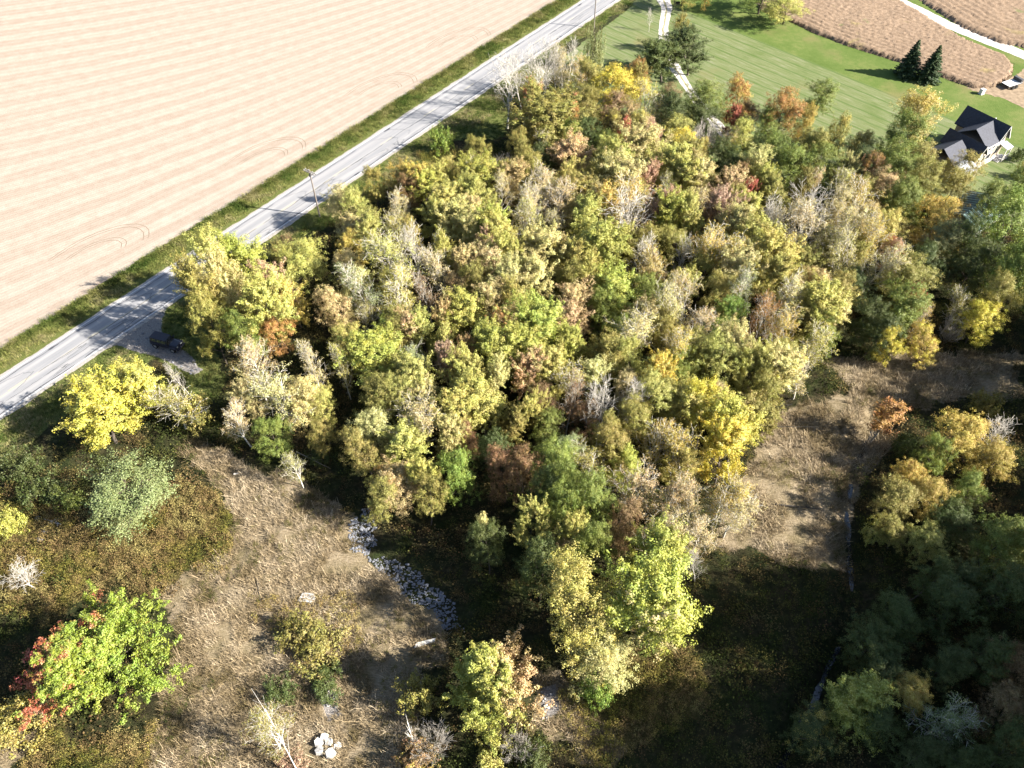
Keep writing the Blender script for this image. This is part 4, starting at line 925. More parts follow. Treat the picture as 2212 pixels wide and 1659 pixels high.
def plant(u, v, r, kind, col, H, mark, label, acc, xy=None, R=None):
    i = kcount.get(kind, 0); kcount[kind] = i + 1
    pr = TREES[kind][i % len(TREES[kind])]
    rz = random.uniform(0, 6.283)
    if kind == 'openmaple': rz = 0.0
    if H is None: H = 12.0
    if kind in ('maple', 'oak', 'sparse', 'bare') and xy is None:
        if u > 1780 and v > 850: H *= 0.92
        elif H > 8: H *= 0.84
    if kind == 'openmaple': r *= 0.66
    r = r * (1.16 if kind in ('maple', 'oak', 'sparse') else 1.0)
    sz = H / pr['H']
    if xy is None:
        x, y = G(u, v, pr['hc'] * sz)
        if kind == 'conifer': x, y = G(1956 if i == 0 else 2001, 164 if i == 0 else 174)
    else: x, y = xy
    if R is None: R = r * depth(x, y, pr['hc'] * sz) / FPX
    if kind == 'conifer': R = 2.6
    s = R / pr['R']
    s = min(max(s, sz * 0.5), sz * 2.2)
    z0 = float(height(np.array([x]), np.array([y]))[0])
    root = empty(NAME[kind], (x, y, z0), rz)
    root.scale = (s, s, sz)
    c, cn = PAL[col]
    if kind == 'oak' and u > 1780 and v > 1190 and col in ('olive', 'green') and xy is None: c, cn = PAL['dark']  # right-hand shade put into the leaf colour: green and olive oaks turn dark
    bj = random.uniform(.88, 1.1); j = lambda q: tuple(min(.6, max(0, w * bj * random.uniform(.95, 1.05))) for w in q)
    wood = link('trunk', pr['wood'], root); bf = random.uniform(.8, 1.15); wood.color = (*[w * bf for w in BARKC[kind]], 1)
    if pr['crown']:
        cr = link('crown', pr['crown'], root); cr.color = (*j(c), 1)
        a = acc or (col, 0.0, (0, 0, 0))
        cr['accent'] = [float(w) for w in PAL[a[0]][0]]
        cr['accent_amount'] = float(a[1]) if acc else -1.0
        d = Vector(a[2]); d.rotate(Matrix.Rotation(-rz, 3, 'Z'))
        cr['accent_dir'] = [float(w) for w in d]
    lab = label or auto_label(u, v, kind, cn, mark)
    tag(root, lab, CAT.get(kind, 'tree'), GRP[kind])
    PLACED.append((x, y, R, H))
    return root
for q in T: plant(*q)
WOOD = P((745, 480), (900, 420), (1150, 340), (1500, 400), (1900, 420), (1900, 600), (1800, 760), (1660, 900), (1600, 1100), (1480, 1230), (1180, 1180), (1000, 1060), (830, 1040), (760, 900), (740, 700))
rf_ = random.Random(77); nf = 0
for k in range(5000):
    x = rf_.uniform(-40, 75); y = rf_.uniform(40, 130)
    if not bool(inside(np.array([x]), np.array([y]), WOOD)[0]): continue
    if any(math.hypot(x - p[0], y - p[1]) < 3.15 for p in PLACED): continue
    uu, vv = pxy(x, y, 7)
    front = y < 62
    kd = rf_.choice(['maple', 'oak', 'oak', 'sparse'])
    cl_ = rf_.choice(['olive', 'green', 'olive', 'yg'] if front else ['olive', 'yg', 'pale', 'tan', 'olive'])
    plant(uu, vv, 0, kd, cl_, rf_.uniform(7.5, 9.5), None, None, None, (x, y), rf_.uniform(1.9, 2.7)); nf += 1
print('fillers', nf)
# tall trees of the same wood standing just right of the frame and towards the viewer
rs = random.Random(5)
spots = []
for k in range(400):
    y = rs.uniform(2, 92)
    edge = 48.5 + (y - 21.5) * 0.434
    x = edge + rs.uniform(6, 34)
    if any(math.hypot(x - p[0], y - p[1]) < 5.6 for p in spots): continue
    if abs(y - (28 - .2126 * (x - 33))) < 2.6: continue
    spots.append((x, y))
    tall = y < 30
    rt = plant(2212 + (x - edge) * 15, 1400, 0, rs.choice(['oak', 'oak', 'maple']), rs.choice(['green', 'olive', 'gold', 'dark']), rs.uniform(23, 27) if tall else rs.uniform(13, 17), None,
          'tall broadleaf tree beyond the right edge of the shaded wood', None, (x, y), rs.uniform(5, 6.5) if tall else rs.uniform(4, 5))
    rt['group'] = 'trees beyond the right edge'
print('TREES', len(T), 'placed', len(PLACED))

# ------------------------------------------------------------------ ground cover that nobody could count
def tint_material(name, rough=0.9, trans=0.25):
    m = bpy.data.materials.new(name); m.use_nodes = True
    nt = m.node_tree; nt.nodes.clear(); out = N(nt, 'ShaderNodeOutputMaterial')
    c = attr(nt, 'tint', 'INSTANCER', 'Color'); rnd = attr(nt, 'leaf_random')
    hs = N(nt, 'ShaderNodeHueSaturation'); nt.links.new(c, hs.inputs['Color'])
    nt.links.new(math_n(nt, 'MULTIPLY_ADD', rnd, 0.9, 0.55), hs.inputs['Value'])
    d = N(nt, 'ShaderNodeBsdfDiffuse'); nt.links.new(hs.outputs[0], d.inputs[0])
    t = N(nt, 'ShaderNodeBsdfTranslucent'); nt.links.new(hs.outputs[0], t.inputs[0])
    mx = N(nt, 'ShaderNodeMixShader'); mx.inputs[0].default_value = trans
    nt.links.new(d.outputs[0], mx.inputs[1]); nt.links.new(t.outputs[0], mx.inputs[2]); nt.links.new(mx.outputs[0], out.inputs[0])
    return m
TINT = tint_material('ground_cover')
def tuft_mesh(name, n, h, spread, w, seed, lean=0.5, leafy=False):
    r = np.random.default_rng(seed); V = []
    if leafy:
        C = np.stack([r.normal(0, spread, n), r.normal(0, spread, n), r.random(n) ** .8 * h], -1)
        v, f, a1, a2 = leaf_quads(C, r.normal(0, .6, (n, 3)) + [0, 0, .7], w, r, r.random(n))
        return mesh_np(name, v, f, TINT, dict(leaf_random=a1))
    a = r.uniform(0, 6.283, n); bx = r.normal(0, spread, n); by = r.normal(0, spread, n); hh = h * r.uniform(.5, 1.2, n)
    l = lean * r.uniform(.3, 1.4, n); ca, sa = np.cos(a), np.sin(a); cb, sb = np.cos(a + 1.57), np.sin(a + 1.57)
    p0 = np.stack([bx - cb * w / 2, by - sb * w / 2, np.full(n, -.05)], -1); p1 = np.stack([bx + cb * w / 2, by + sb * w / 2, np.full(n, -.05)], -1)
    tx, ty = bx + ca * l * hh, by + sa * l * hh
    p2 = np.stack([tx + cb * w * .3, ty + sb * w * .3, hh], -1); p3 = np.stack([tx - cb * w * .3, ty - sb * w * .3, hh], -1)
    v = np.stack([p0, p1, p2, p3], 1).reshape(-1, 3)
    return mesh_np(name, v, np.arange(4 * n).reshape(n, 4), TINT, dict(leaf_random=np.repeat(r.random(n), 4)))
def scatter(name, x, y, meshes, s0, s1, tint_fn, seed, z=None):
    r = np.random.default_rng(seed); n = len(x)
    z = height(x, y) if z is None else z
    which = r.integers(0, len(meshes), n)
    tints = tint_fn(x, y, r)
    holders = []
    for k, me in enumerate(meshes):
        sel = which == k
        pm = bpy.data.meshes.new(name); pm.vertices.add(int(sel.sum()))
        pm.vertices.foreach_set('co', np.stack([x[sel], y[sel], z[sel]], -1).astype(np.float32).ravel())
        for an, ty, val in (('rz', 'FLOAT', r.uniform(0, 6.28, int(sel.sum()))), ('sc', 'FLOAT', r.uniform(s0, s1, int(sel.sum())))):
            a = pm.attributes.new(an, ty, 'POINT'); a.data.foreach_set('value', val.astype(np.float32))
        a = pm.attributes.new('tint', 'FLOAT_COLOR', 'POINT')
        a.data.foreach_set('color', np.concatenate([tints[sel], np.ones((int(sel.sum()), 1))], 1).astype(np.float32).ravel())
        o = link(name, pm); o['kind'] = 'stuff'
        src = bpy.data.objects.new(name + '_piece', me)
        ng = bpy.data.node_groups.new(name, 'GeometryNodeTree')
        ng.interface.new_socket('Geometry', in_out='INPUT', socket_type='NodeSocketGeometry')
        ng.interface.new_socket('Geometry', in_out='OUTPUT', socket_type='NodeSocketGeometry')
        gi = ng.nodes.new('NodeGroupInput'); go = ng.nodes.new('NodeGroupOutput')
        ip = ng.nodes.new('GeometryNodeInstanceOnPoints'); oi = ng.nodes.new('GeometryNodeObjectInfo'); oi.inputs['Object'].default_value = src
        na = ng.nodes.new('GeometryNodeInputNamedAttribute'); na.data_type = 'FLOAT'; na.inputs['Name'].default_value = 'rz'
        nb = ng.nodes.new('GeometryNodeInputNamedAttribute'); nb.data_type = 'FLOAT'; nb.inputs['Name'].default_value = 'sc'
        cx = ng.nodes.new('ShaderNodeCombineXYZ'); L = ng.links.new
        L(gi.outputs[0], ip.inputs['Points']); L(oi.outputs['Geometry'], ip.inputs['Instance'])
        L(na.outputs['Attribute'], cx.inputs['Z']); L(cx.outputs[0], ip.inputs['Rotation']); L(nb.outputs['Attribute'], ip.inputs['Scale'])
        L(ip.outputs[0], go.inputs[0])
        o.modifiers.new('scatter', 'NODES').node_group = ng
def spots_in(polys, density, seed, warp=True, excl=None):
    r = np.random.default_rng(seed); X, Y = [], []
    for pg in polys:
        xs = [q[0] for q in pg]; ys = [q[1] for q in pg]
        A = (max(xs) - min(xs)) * (max(ys) - min(ys)); n = int(A * density)
        x = r.uniform(min(xs) - 2, max(xs) + 2, n); y = r.uniform(min(ys) - 2, max(ys) + 2, n)
        wx = x + (3.2 * vnoise(x, y, 4.5, 21) + 1.4 * vnoise(x, y, 1.3, 22) if warp else 0); wy = y + (3.2 * vnoise(x, y, 4.5, 23) + 1.4 * vnoise(x, y, 1.3, 24) if warp else 0)
        k = inside(wx, wy, pg)
        X.append(x[k]); Y.append(y[k])
    x = np.concatenate(X); y = np.concatenate(Y)
    if excl:
        k = np.ones(len(x), bool)
        for pg in excl: k &= ~inside(x, y, pg)
        x, y = x[k], y[k]
    return x, y
def blend(cols, wts=None, var=.2, patch=0, pcol=None):
    cols = np.array(cols)
    def f(x, y, r):
        n = vnoise(x, y, 3.0, 31) + .5 * vnoise(x, y, 0.9, 32) + r.normal(0, .12, len(x)) + .5
        k = np.clip(n * (len(cols) - 1) * 1.1, 0, len(cols) - 1.001); i = k.astype(int); fr = (k - i)[:, None]
        c = cols[i] * (1 - fr) + cols[i + 1] * fr
        return np.clip(c * r.uniform(1 - var, 1 + var, (len(x), 1)), 0, 1)
    return f
grass_t = [tuft_mesh('grass_tuft', 16, .42, .16, .035, 1, .9), tuft_mesh('grass_tuft', 16, .55, .2, .035, 2, 1.1)]
weed_t = [tuft_mesh('weed_clump', 46, .95, .17, .11, 3, leafy=True), tuft_mesh('weed_clump', 46, 1.15, .22, .11, 4, leafy=True)]
low_t = [tuft_mesh('low_growth', 40, .55, .34, .16, 5, leafy=True), tuft_mesh('low_growth', 40, .8, .42, .16, 6, leafy=True)]
short_t = [tuft_mesh('verge_tuft', 14, .24, .16, .05, 7, .7)]
x, y = spots_in(ZT, 11, 41, excl=ZR)
k = vnoise(x, y, 3.3, 51) + .6 * vnoise(x, y, 1.1, 52) > -.22; x, y = x[k], y[k]
scatter('dry_grass', x, y, grass_t, .5, 1.25, blend([(.11, .088, .042), (.22, .170, .10), (.32, .255, .165), (.38, .315, .22)]), 42)
x, y = spots_in(ZW, 9, 43, excl=ZR)
scatter('weeds', x, y, weed_t, .6, 1.15, blend([(.09, .09, .022), (.16, .145, .035), (.21, .165, .055), (.17, .115, .055), (.25, .21, .08)]), 44)
# scattered greener clumps inside the tan clearings
x, y = spots_in(ZT, 3.2, 45, excl=ZR); k = vnoise(x, y, 5.5, 55) + .5 * vnoise(x, y, 1.7, 56) > .17; x, y = x[k], y[k]
scatter('weeds', x, y, weed_t, .4, .9, blend([(.045, .055, .016), (.085, .08, .026), (.12, .10, .04)]), 46)
x, y = spots_in([ZG[0]], 7, 47, excl=ZR)
k = to_road(x, y)[1] < -4.3; x, y = x[k], y[k]
scatter('verge_grass', x, y, short_t + [grass_t[0]], .5, 1.2, blend([(.07, .10, .025), (.13, .15, .045), (.20, .185, .08), (.25, .22, .12)]), 48)
x, y = spots_in(ZG[1:], 6, 67, excl=ZR + [RP_STRIP]); k = to_road(x, y)[1] < -4.3; x, y = x[k], y[k]
scatter('verge_grass', x, y, short_t, .5, 1.2, blend([(.04, .065, .016), (.06, .085, .022), (.10, .10, .035)]), 68)
r_ = np.random.default_rng(9); u = r_.uniform(-40, 190, 11000); d = 4.1 + r_.beta(1.6, 1.1, 11000) * 4.3
x = RO[0] + RD[0] * u + RN[0] * d; y = RO[1] + RD[1] * u + RN[1] * d
scatter('verge_grass', x, y, short_t + [grass_t[0]], .5, 1.25, blend([(.05, .08, .018), (.12, .14, .04), (.17, .17, .055), (.23, .21, .10)]), 49, z=np.zeros(len(x)))
u = r_.uniform(-40, 190, 2600); d = 7.3 + r_.normal(0, .35, 2600)
x = RO[0] + RD[0] * u + RN[0] * d; y = RO[1] + RD[1] * u + RN[1] * d
scatter('verge_weeds', x, y, [low_t[0]], .4, .9, blend([(.03, .05, .012), (.07, .085, .022), (.12, .11, .04)]), 50, z=np.zeros(len(x)))
# forest floor and wood edges
FLOOR = [P((120, 960), (420, 730), (450, 560), (700, 500), (860, 370), (1090, 300), (1110, 210), (1250, 140), (1480, 340), (1700, 430), (2000, 440), (2240, 500), (2260, 760), (2240, 1659), (2150, 1780), (-40, 1780), (-60, 1000))]
x, y = spots_in(FLOOR, 1.7, 61, warp=False, excl=ZT + ZG + ZR + [LAWN])
ud = to_road(x, y)[1]; k = (ud < -6); x, y = x[k], y[k]
scatter('undergrowth', x, y, low_t + weed_t, .6, 1.5, blend([(.022, .03, .010), (.045, .055, .016), (.075, .07, .022), (.085, .055, .028), (.10, .085, .035)]), 62)
x, y = spots_in([SOY_A], 6, 71, warp=False); k = seg_dist(x, y, SOY_A) < .7; x, y = x[k], y[k]
scatter('crop_edge', x, y, [low_t[0]], .5, 1.0, blend([(.06, .045, .03), (.12, .085, .06), (.17, .125, .085)]), 72, z=np.zeros(len(x)))

# ------------------------------------------------------------------ stones
STONE = plain('grey_stone', (0.12, 0.125, 0.14), 0.9, 0.35, 1.3, bmp=0.2)
CONC = plain('pale_concrete', (0.36, 0.35, 0.33), 0.9, 0.18, 3.0, bmp=0.2)
def rock_mb(mb, c, s, r, flat=.6):
    "a rough twelve-sided stone"
    phi = (1 + 5 ** .5) / 2
    vs = []
    for v in [(-1, phi, 0), (1, phi, 0), (-1, -phi, 0), (1, -phi, 0), (0, -1, phi), (0, 1, phi), (0, -1, -phi), (0, 1, -phi), (phi, 0, -1), (phi, 0, 1), (-phi, 0, -1), (-phi, 0, 1)]:
        k = s * .5 * r.uniform(.7, 1.2)
        vs.append((c[0] + v[0] * k, c[1] + v[1] * k * .8, c[2] + v[2] * k * flat))
    mb.add(vs, [(0, 11, 5), (0, 5, 1), (0, 1, 7), (0, 7, 10), (0, 10, 11), (1, 5, 9), (5, 11, 4), (11, 10, 2), (10, 7, 6), (7, 1, 8), (3, 9, 4), (3, 4, 2), (3, 2, 6), (3, 6, 8), (3, 8, 9), (4, 9, 5), (2, 4, 11), (6, 2, 10), (8, 6, 7), (9, 8, 1)])
rk = random.Random(21)
def stones(name, polys, dens, s0, s1, m):
    x, y = spots_in(polys, dens, 77, warp=(name == 'stream_stones'))
    k = vnoise(x, y, 2.6, 88) > (-.36 if name == 'stream_stones' else -.4); x, y = x[k], y[k]; z = height(x, y)
    mb = MB()
    for a, b, c in zip(x, y, z): rock_mb(mb, (a, b, c + .04), rk.uniform(s0, s1) * rk.choice([.6, .8, 1, 1.3]), rk)
    me = bpy.data.meshes.new(name); me.from_pydata(mb.v, [], mb.f); me.materials.append(m)
    link(name, me)['kind'] = 'stuff'
stones('stream_stones', ZR[1:2], 34, .09, .19, STONE)
stones('loose_gravel_stones', ZR[2:], 16, .12, .26, CONC)
stones('pull_off_stones', ZR[:1], 3, .10, .2, STONE)
def gz(u, v): x, y = G(u, v); return x, y, float(height(np.array([x]), np.array([y]))[0])
for k, (u, v, s, lab) in enumerate([(700, 1592, .75, 'pale concrete chunk at the top of the rubble heap'), (688, 1606, .9, 'flat concrete slab leaning on the left of the rubble heap'), (712, 1604, .8, 'squarish concrete block in the middle of the rubble heap'),
        (728, 1612, .7, 'small concrete chunk on the right of the rubble heap'), (690, 1625, .85, 'concrete chunk at the near left of the rubble heap'), (712, 1630, 1.0, 'widest concrete slab at the near side of the rubble heap')]):
    x, y, z = gz(u, v); mb = MB(); a = rk.uniform(0, 3); h = rk.uniform(.25, .45)
    pl = [(math.cos(a + q) * s * .55 * rk.uniform(.8, 1.15), math.sin(a + q) * s * .5 * rk.uniform(.8, 1.15), rk.uniform(-.05, .1)) for q in (0, 1.2, 2.3, 3.3, 4.6, 5.4)]
    mb.prism(pl, (.1, .05, 1), h); o = mb.build('concrete_chunk', CONC, None, (x, y, z)); o.rotation_euler = (rk.uniform(-.3, .3), rk.uniform(-.3, .3), 0)
    tag(o, lab, 'rubble', 'concrete chunks in the tan grass')
x, y, z = gz(662, 1292); mb = MB(); mb.prism([(-.9, -.45, 0), (.5, -.6, 0), (1.0, -.1, 0), (.7, .5, 0), (-.5, .55, 0)], (0.1, 0, 1), .35)
tag(mb.build('concrete_slab', CONC, None, (x, y, z)), 'flat whitish slab beside a bush in the tan grass', 'slab')
x, y, z = gz(920, 1392); mb = MB(); mb.prism([(-1.2, -.5, 0), (.9, .2, 0), (1.0, .55, 0), (-.9, .05, 0)], (0, 0, 1), .3)
tag(mb.build('concrete_slab', CONC, None, (x, y, z)), 'narrow grey slab in the shade beside the orange-edged maple', 'slab')
for (u, v) in ((98, 1150), (88, 1165), (80, 1120)):
    x, y, z = gz(u, v); mb = MB(); rock_mb(mb, (0, 0, .1), .5, rk); o = mb.build('boulder', STONE, None, (x, y, z))
    tag(o, {98: 'grey boulder right of the dead branch heap in the weeds', 88: 'grey boulder nearest the viewer by the dead branches', 80: 'grey boulder behind the dead branch heap'}[u], 'boulder', 'boulders in the weeds')

# ------------------------------------------------------------------ dead wood
DW = plain('dead_wood', (0.20, 0.175, 0.15), 0.9, 0.25, 3.0); DKW = plain('dark_dead_wood', (0.03, 0.026, 0.022), 0.9, 0.25, 3.0); WHW = plain('bleached_wood', (0.48, 0.46, 0.42), 0.9, 0.2, 3.0)
def limb(name, a, b, r, m, lab, za=.1, zb=.6, forks=4, seed=0):
    rr = random.Random(seed); ax, ay = G(*a, za); bx, by = G(*b, zb); z0 = gz(*a)[2]
    A = Vector((0, 0, za)); B = Vector((bx - ax, by - ay, zb)); root = empty(name, (ax, ay, z0))
    mb = MB(); mb.tube(A, B, r, r * .3, 7); mb.build('trunk', m, root)
    mb = MB(); L = (B - A).length
    for k in range(forks):
        t_ = rr.uniform(.25, .9); p = A.lerp(B, t_); d = (B - A).normalized(); s_ = Vector((rr.uniform(-1, 1), rr.uniform(-1, 1), rr.uniform(.1, .8)))
        q = p + (d * .9 + s_ * .6) * L * rr.uniform(.12, .3); mb.tube(p, q, r * .35, r * .12, 5)
        for w in range(2): mb.tube(p.lerp(q, .5), p.lerp(q, .5) + Vector((rr.uniform(-1, 1), rr.uniform(-1, 1), rr.uniform(0, .6))) * L * .1, r * .16, r * .07, 4)
    mb.build('branches', m, root); tag(root, lab, 'fallen limb' if 'limb' in lab else 'dead tree')
limb('dead_tree', (1608, 892), (1712, 872), .12, DKW, 'dark leafless limb reaching right over the sunlit clearing', 5, 7, 7, 1)
limb('dead_tree', (1612, 921), (1770, 921), .06, DKW, 'long straight dark dead limb below the other dark limb', 3, 4, 3, 2)
limb('fallen_log', (1675, 1090), (1775, 1100), .12, DKW, 'dark fallen limb lying in the sunlit tan clearing', .2, .4, 3, 3)
limb('fallen_log', (1475, 1165), (1575, 1130), .10, DKW, 'dark fallen limb at the wood edge by the clearing', 1.5, 3, 4, 4)
limb('leaning_dead_pole', (2150, 1195), (2175, 1150), .07, WHW, 'short pale leaning dead pole in the right shade', .1, 2.5, 1, 5)
limb('dead_branch_heap', (95, 1120), (130, 1132), .07, WHW, 'bleached dead branches lying in the weeds, left side', .2, .7, 8, 6)
limb('fallen_log', (555, 1250), (562, 1300), .14, DKW, 'dark rotten limb beside a weedy strip in the tan grass', .1, .3, 2, 7)
limb('fallen_log', (505, 1025), (525, 1020), .11, WHW, 'short pale log lying in the leaf litter above the tan grass', .15, .15, 1, 8)
limb('leaning_birch', (655, 1690), (572, 1530), .055, WHW, 'bare white leaning stem at the bottom edge by the rubble', .1, 7, 16, 9)
limb('fallen_log', (640, 975), (700, 1005), .08, DW, 'grey dead limb hanging below the straw-coloured tree', .8, 1.0, 6, 10)
limb('leaning_dead_pole', (905, 1640), (880, 1560), .07, WHW, 'pale dead stem leaning left of the orange-edged maple', .1, 4, 8, 11)

# ------------------------------------------------------------------ utility poles
POLE = plain('weathered_pole', (0.15, 0.13, 0.115), 0.9, 0.2, 4.0); IRON = plain('dark_iron', (0.05, 0.05, 0.055), 0.5, 0.1, 4.0); GLASS_ = plain('insulator_glaze', (0.35, 0.36, 0.37), 0.3, 0.1, 4.0)
def utility_pole(u, v, H, lab, ang):
    x, y = G(u, v); root = empty('utility_pole', (x, y, 0), ang)
    mb = MB(); mb.tube((0, 0, -.2), (-.12, .05, H), .145, .095, 10); mb.build('pole', POLE, root)
    for dy in (-.17, .17):
        mb = MB(); mb.box(-1.25, dy - .06, H - .45, 1.2, dy + .06, H - .31); mb.build('crossarm', POLE, root)
    for s in (-1, 1):
        mb = MB(); mb.tube((s * .75, .17, H - .38), (0, .12, H - 1.1), .025, n=5); mb.build('brace', IRON, root)
    for xx in (-1.1, -.45, .5, 1.05):
        for dy in (-.17, .17):
            mb = MB(); mb.tube((xx, dy, H - .31), (xx, dy, H - .12), .055, .035, 7); mb.build('insulator', GLASS_, root)
    mb = MB(); mb.box(.02, -.34, H - 1.0, .26, -.14, H - .55); mb.build('switch_box', IRON, root)
    tag(root, lab, 'utility pole', 'utility poles along the road')
utility_pole(691, 468, 8.9, 'whole wooden utility pole with double crossarm beside the road', math.radians(-36))
utility_pole(1283, 60, 8.9, 'far utility pole beside the lawn, its top cut by the frame', math.radians(-36))

# ------------------------------------------------------------------ parked off-road car
BLK = plain('black_car_paint', (0.012, 0.013, 0.022), 0.28, 0.1, 3.0, spec=0.5); SOFT = plain('black_soft_top', (0.022, 0.023, 0.034), 0.8, 0.15, 5.0); RUB = plain('rubber', (0.012, 0.012, 0.012), 0.9, 0.1, 5.0)
RIM = plain('steel_rim', (0.45, 0.45, 0.46), 0.35, 0.1, 5.0, metal=0.8); CGL = plain('car_glass', (0.02, 0.024, 0.03), 0.08, 0.1, 2.0, spec=0.8); LMP = plain('lamp_glass', (0.5, 0.5, 0.48), 0.2, 0.1, 4.0)
def car():
    p0 = Vector(G(331, 739)); p1 = Vector(G(398, 757)); d = p1 - p0
    c = (p0 + p1) / 2
    root = empty('parked_car', (c.x, c.y, 0.0), math.atan2(d.y, d.x))       # +x is the nose
    mb = MB(); mb.box(-2.15, -.80, .55, .85, .80, 1.15)                      # tub
    mb.hexa([(.85, -.72, .6), (2.05, -.62, .62), (2.05, .62, .62), (.85, .72, .6), (.85, -.72, 1.16), (2.05, -.6, 1.08), (2.05, .6, 1.08), (.85, .72, 1.16)])
    mb.box(-2.25, -.55, .45, 2.1, .55, .6)
    mb.build('body', BLK, root)
    mb = MB(); mb.hexa([(.9, -.66, 1.163), (2.0, -.56, 1.085), (2.0, .56, 1.085), (.9, .66, 1.163), (.9, -.5, 1.215), (1.98, -.42, 1.125), (1.98, .42, 1.125), (.9, .5, 1.215)]); mb.build('bonnet', BLK, root)
    mb = MB(); mb.hexa([(-2.12, -.77, 1.15), (.62, -.77, 1.15), (.62, .77, 1.15), (-2.12, .77, 1.15), (-2.02, -.66, 1.82), (.42, -.66, 1.84), (.42, .66, 1.84), (-2.02, .66, 1.82)]); mb.build('soft_top', SOFT, root)
    mb = MB(); mb.hexa([(.63, -.7, 1.16), (.9, -.7, 1.16), (.9, .7, 1.16), (.63, .7, 1.16), (.43, -.62, 1.80), (.50, -.62, 1.80), (.50, .62, 1.80), (.43, .62, 1.80)]); mb.build('windscreen', CGL, root)
    for s in (-1, 1):
        for (a, b) in ((-1.95, -1.05), (-.95, -.2), (-.12, .5)):
            mb = MB(); mb.hexa([(a, s * .775, 1.22), (b, s * .775, 1.22), (b, s * .765, 1.22), (a, s * .765, 1.22), (a + .03, s * .69, 1.72), (b - .05, s * .69, 1.72), (b - .05, s * .67, 1.72), (a + .03, s * .67, 1.72)]); mb.build('window', CGL, root)
        for (a, b) in ((-1.0, -.2), (-.17, .75)):
            mb = MB(); mb.box(a, s * .80, .62, b, s * .825, 1.13); dr = mb.build('door', BLK, root)
            mb = MB(); mb.box(a + .08, s * .826, 1.02, a + .24, s * .85, 1.06); mb.build('handle', IRON, dr)
        for xw in (-1.42, 1.42):
            mb = MB(); mb.hexa([(xw - .62, s * .62, .80), (xw + .62, s * .62, .80), (xw + .62, s * .96, .80), (xw - .62, s * .96, .80), (xw - .42, s * .62, .98), (xw + .45, s * .62, .98), (xw + .45, s * .95, .95), (xw - .42, s * .95, .95)]); mb.build('fender', SOFT, root)
            mb = MB(); mb.tube((xw, s * .66, .42), (xw, s * .94, .42), .42, n=18); wh = mb.build('wheel', RUB, root)
            mb = MB(); mb.tube((xw, s * .941, .42), (xw, s * .955, .42), .24, n=12); mb.build('rim', RIM, wh)
        mb = MB(); mb.tube((2.05, s * .44, .9), (2.1, s * .44, .9), .12, n=12); mb.build('headlight', LMP, root)
        mb = MB(); mb.box(.55, s * .84 - .03, 1.2, .68, s * 1.02 + .03, 1.38); mb.build('mirror', SOFT, root)
        mb = MB(); mb.box(-2.2, s * .68 - .08, .8, -2.15, s * .68 + .08, 1.0); mb.build('tail_light', plain('red_lens', (.3, .02, .02)), root)
    mb = MB(); mb.box(2.12, -.8, .5, 2.3, .8, .68); mb.build('bumper', SOFT, root)
    mb = MB(); mb.tube((-2.16, 0, 1.0), (-2.42, 0, 1.0), .40, n=18); sp = mb.build('spare_wheel', RUB, root)
    tag(root, 'black off-road car with soft top parked on the gravel pull-off', 'car')
car()
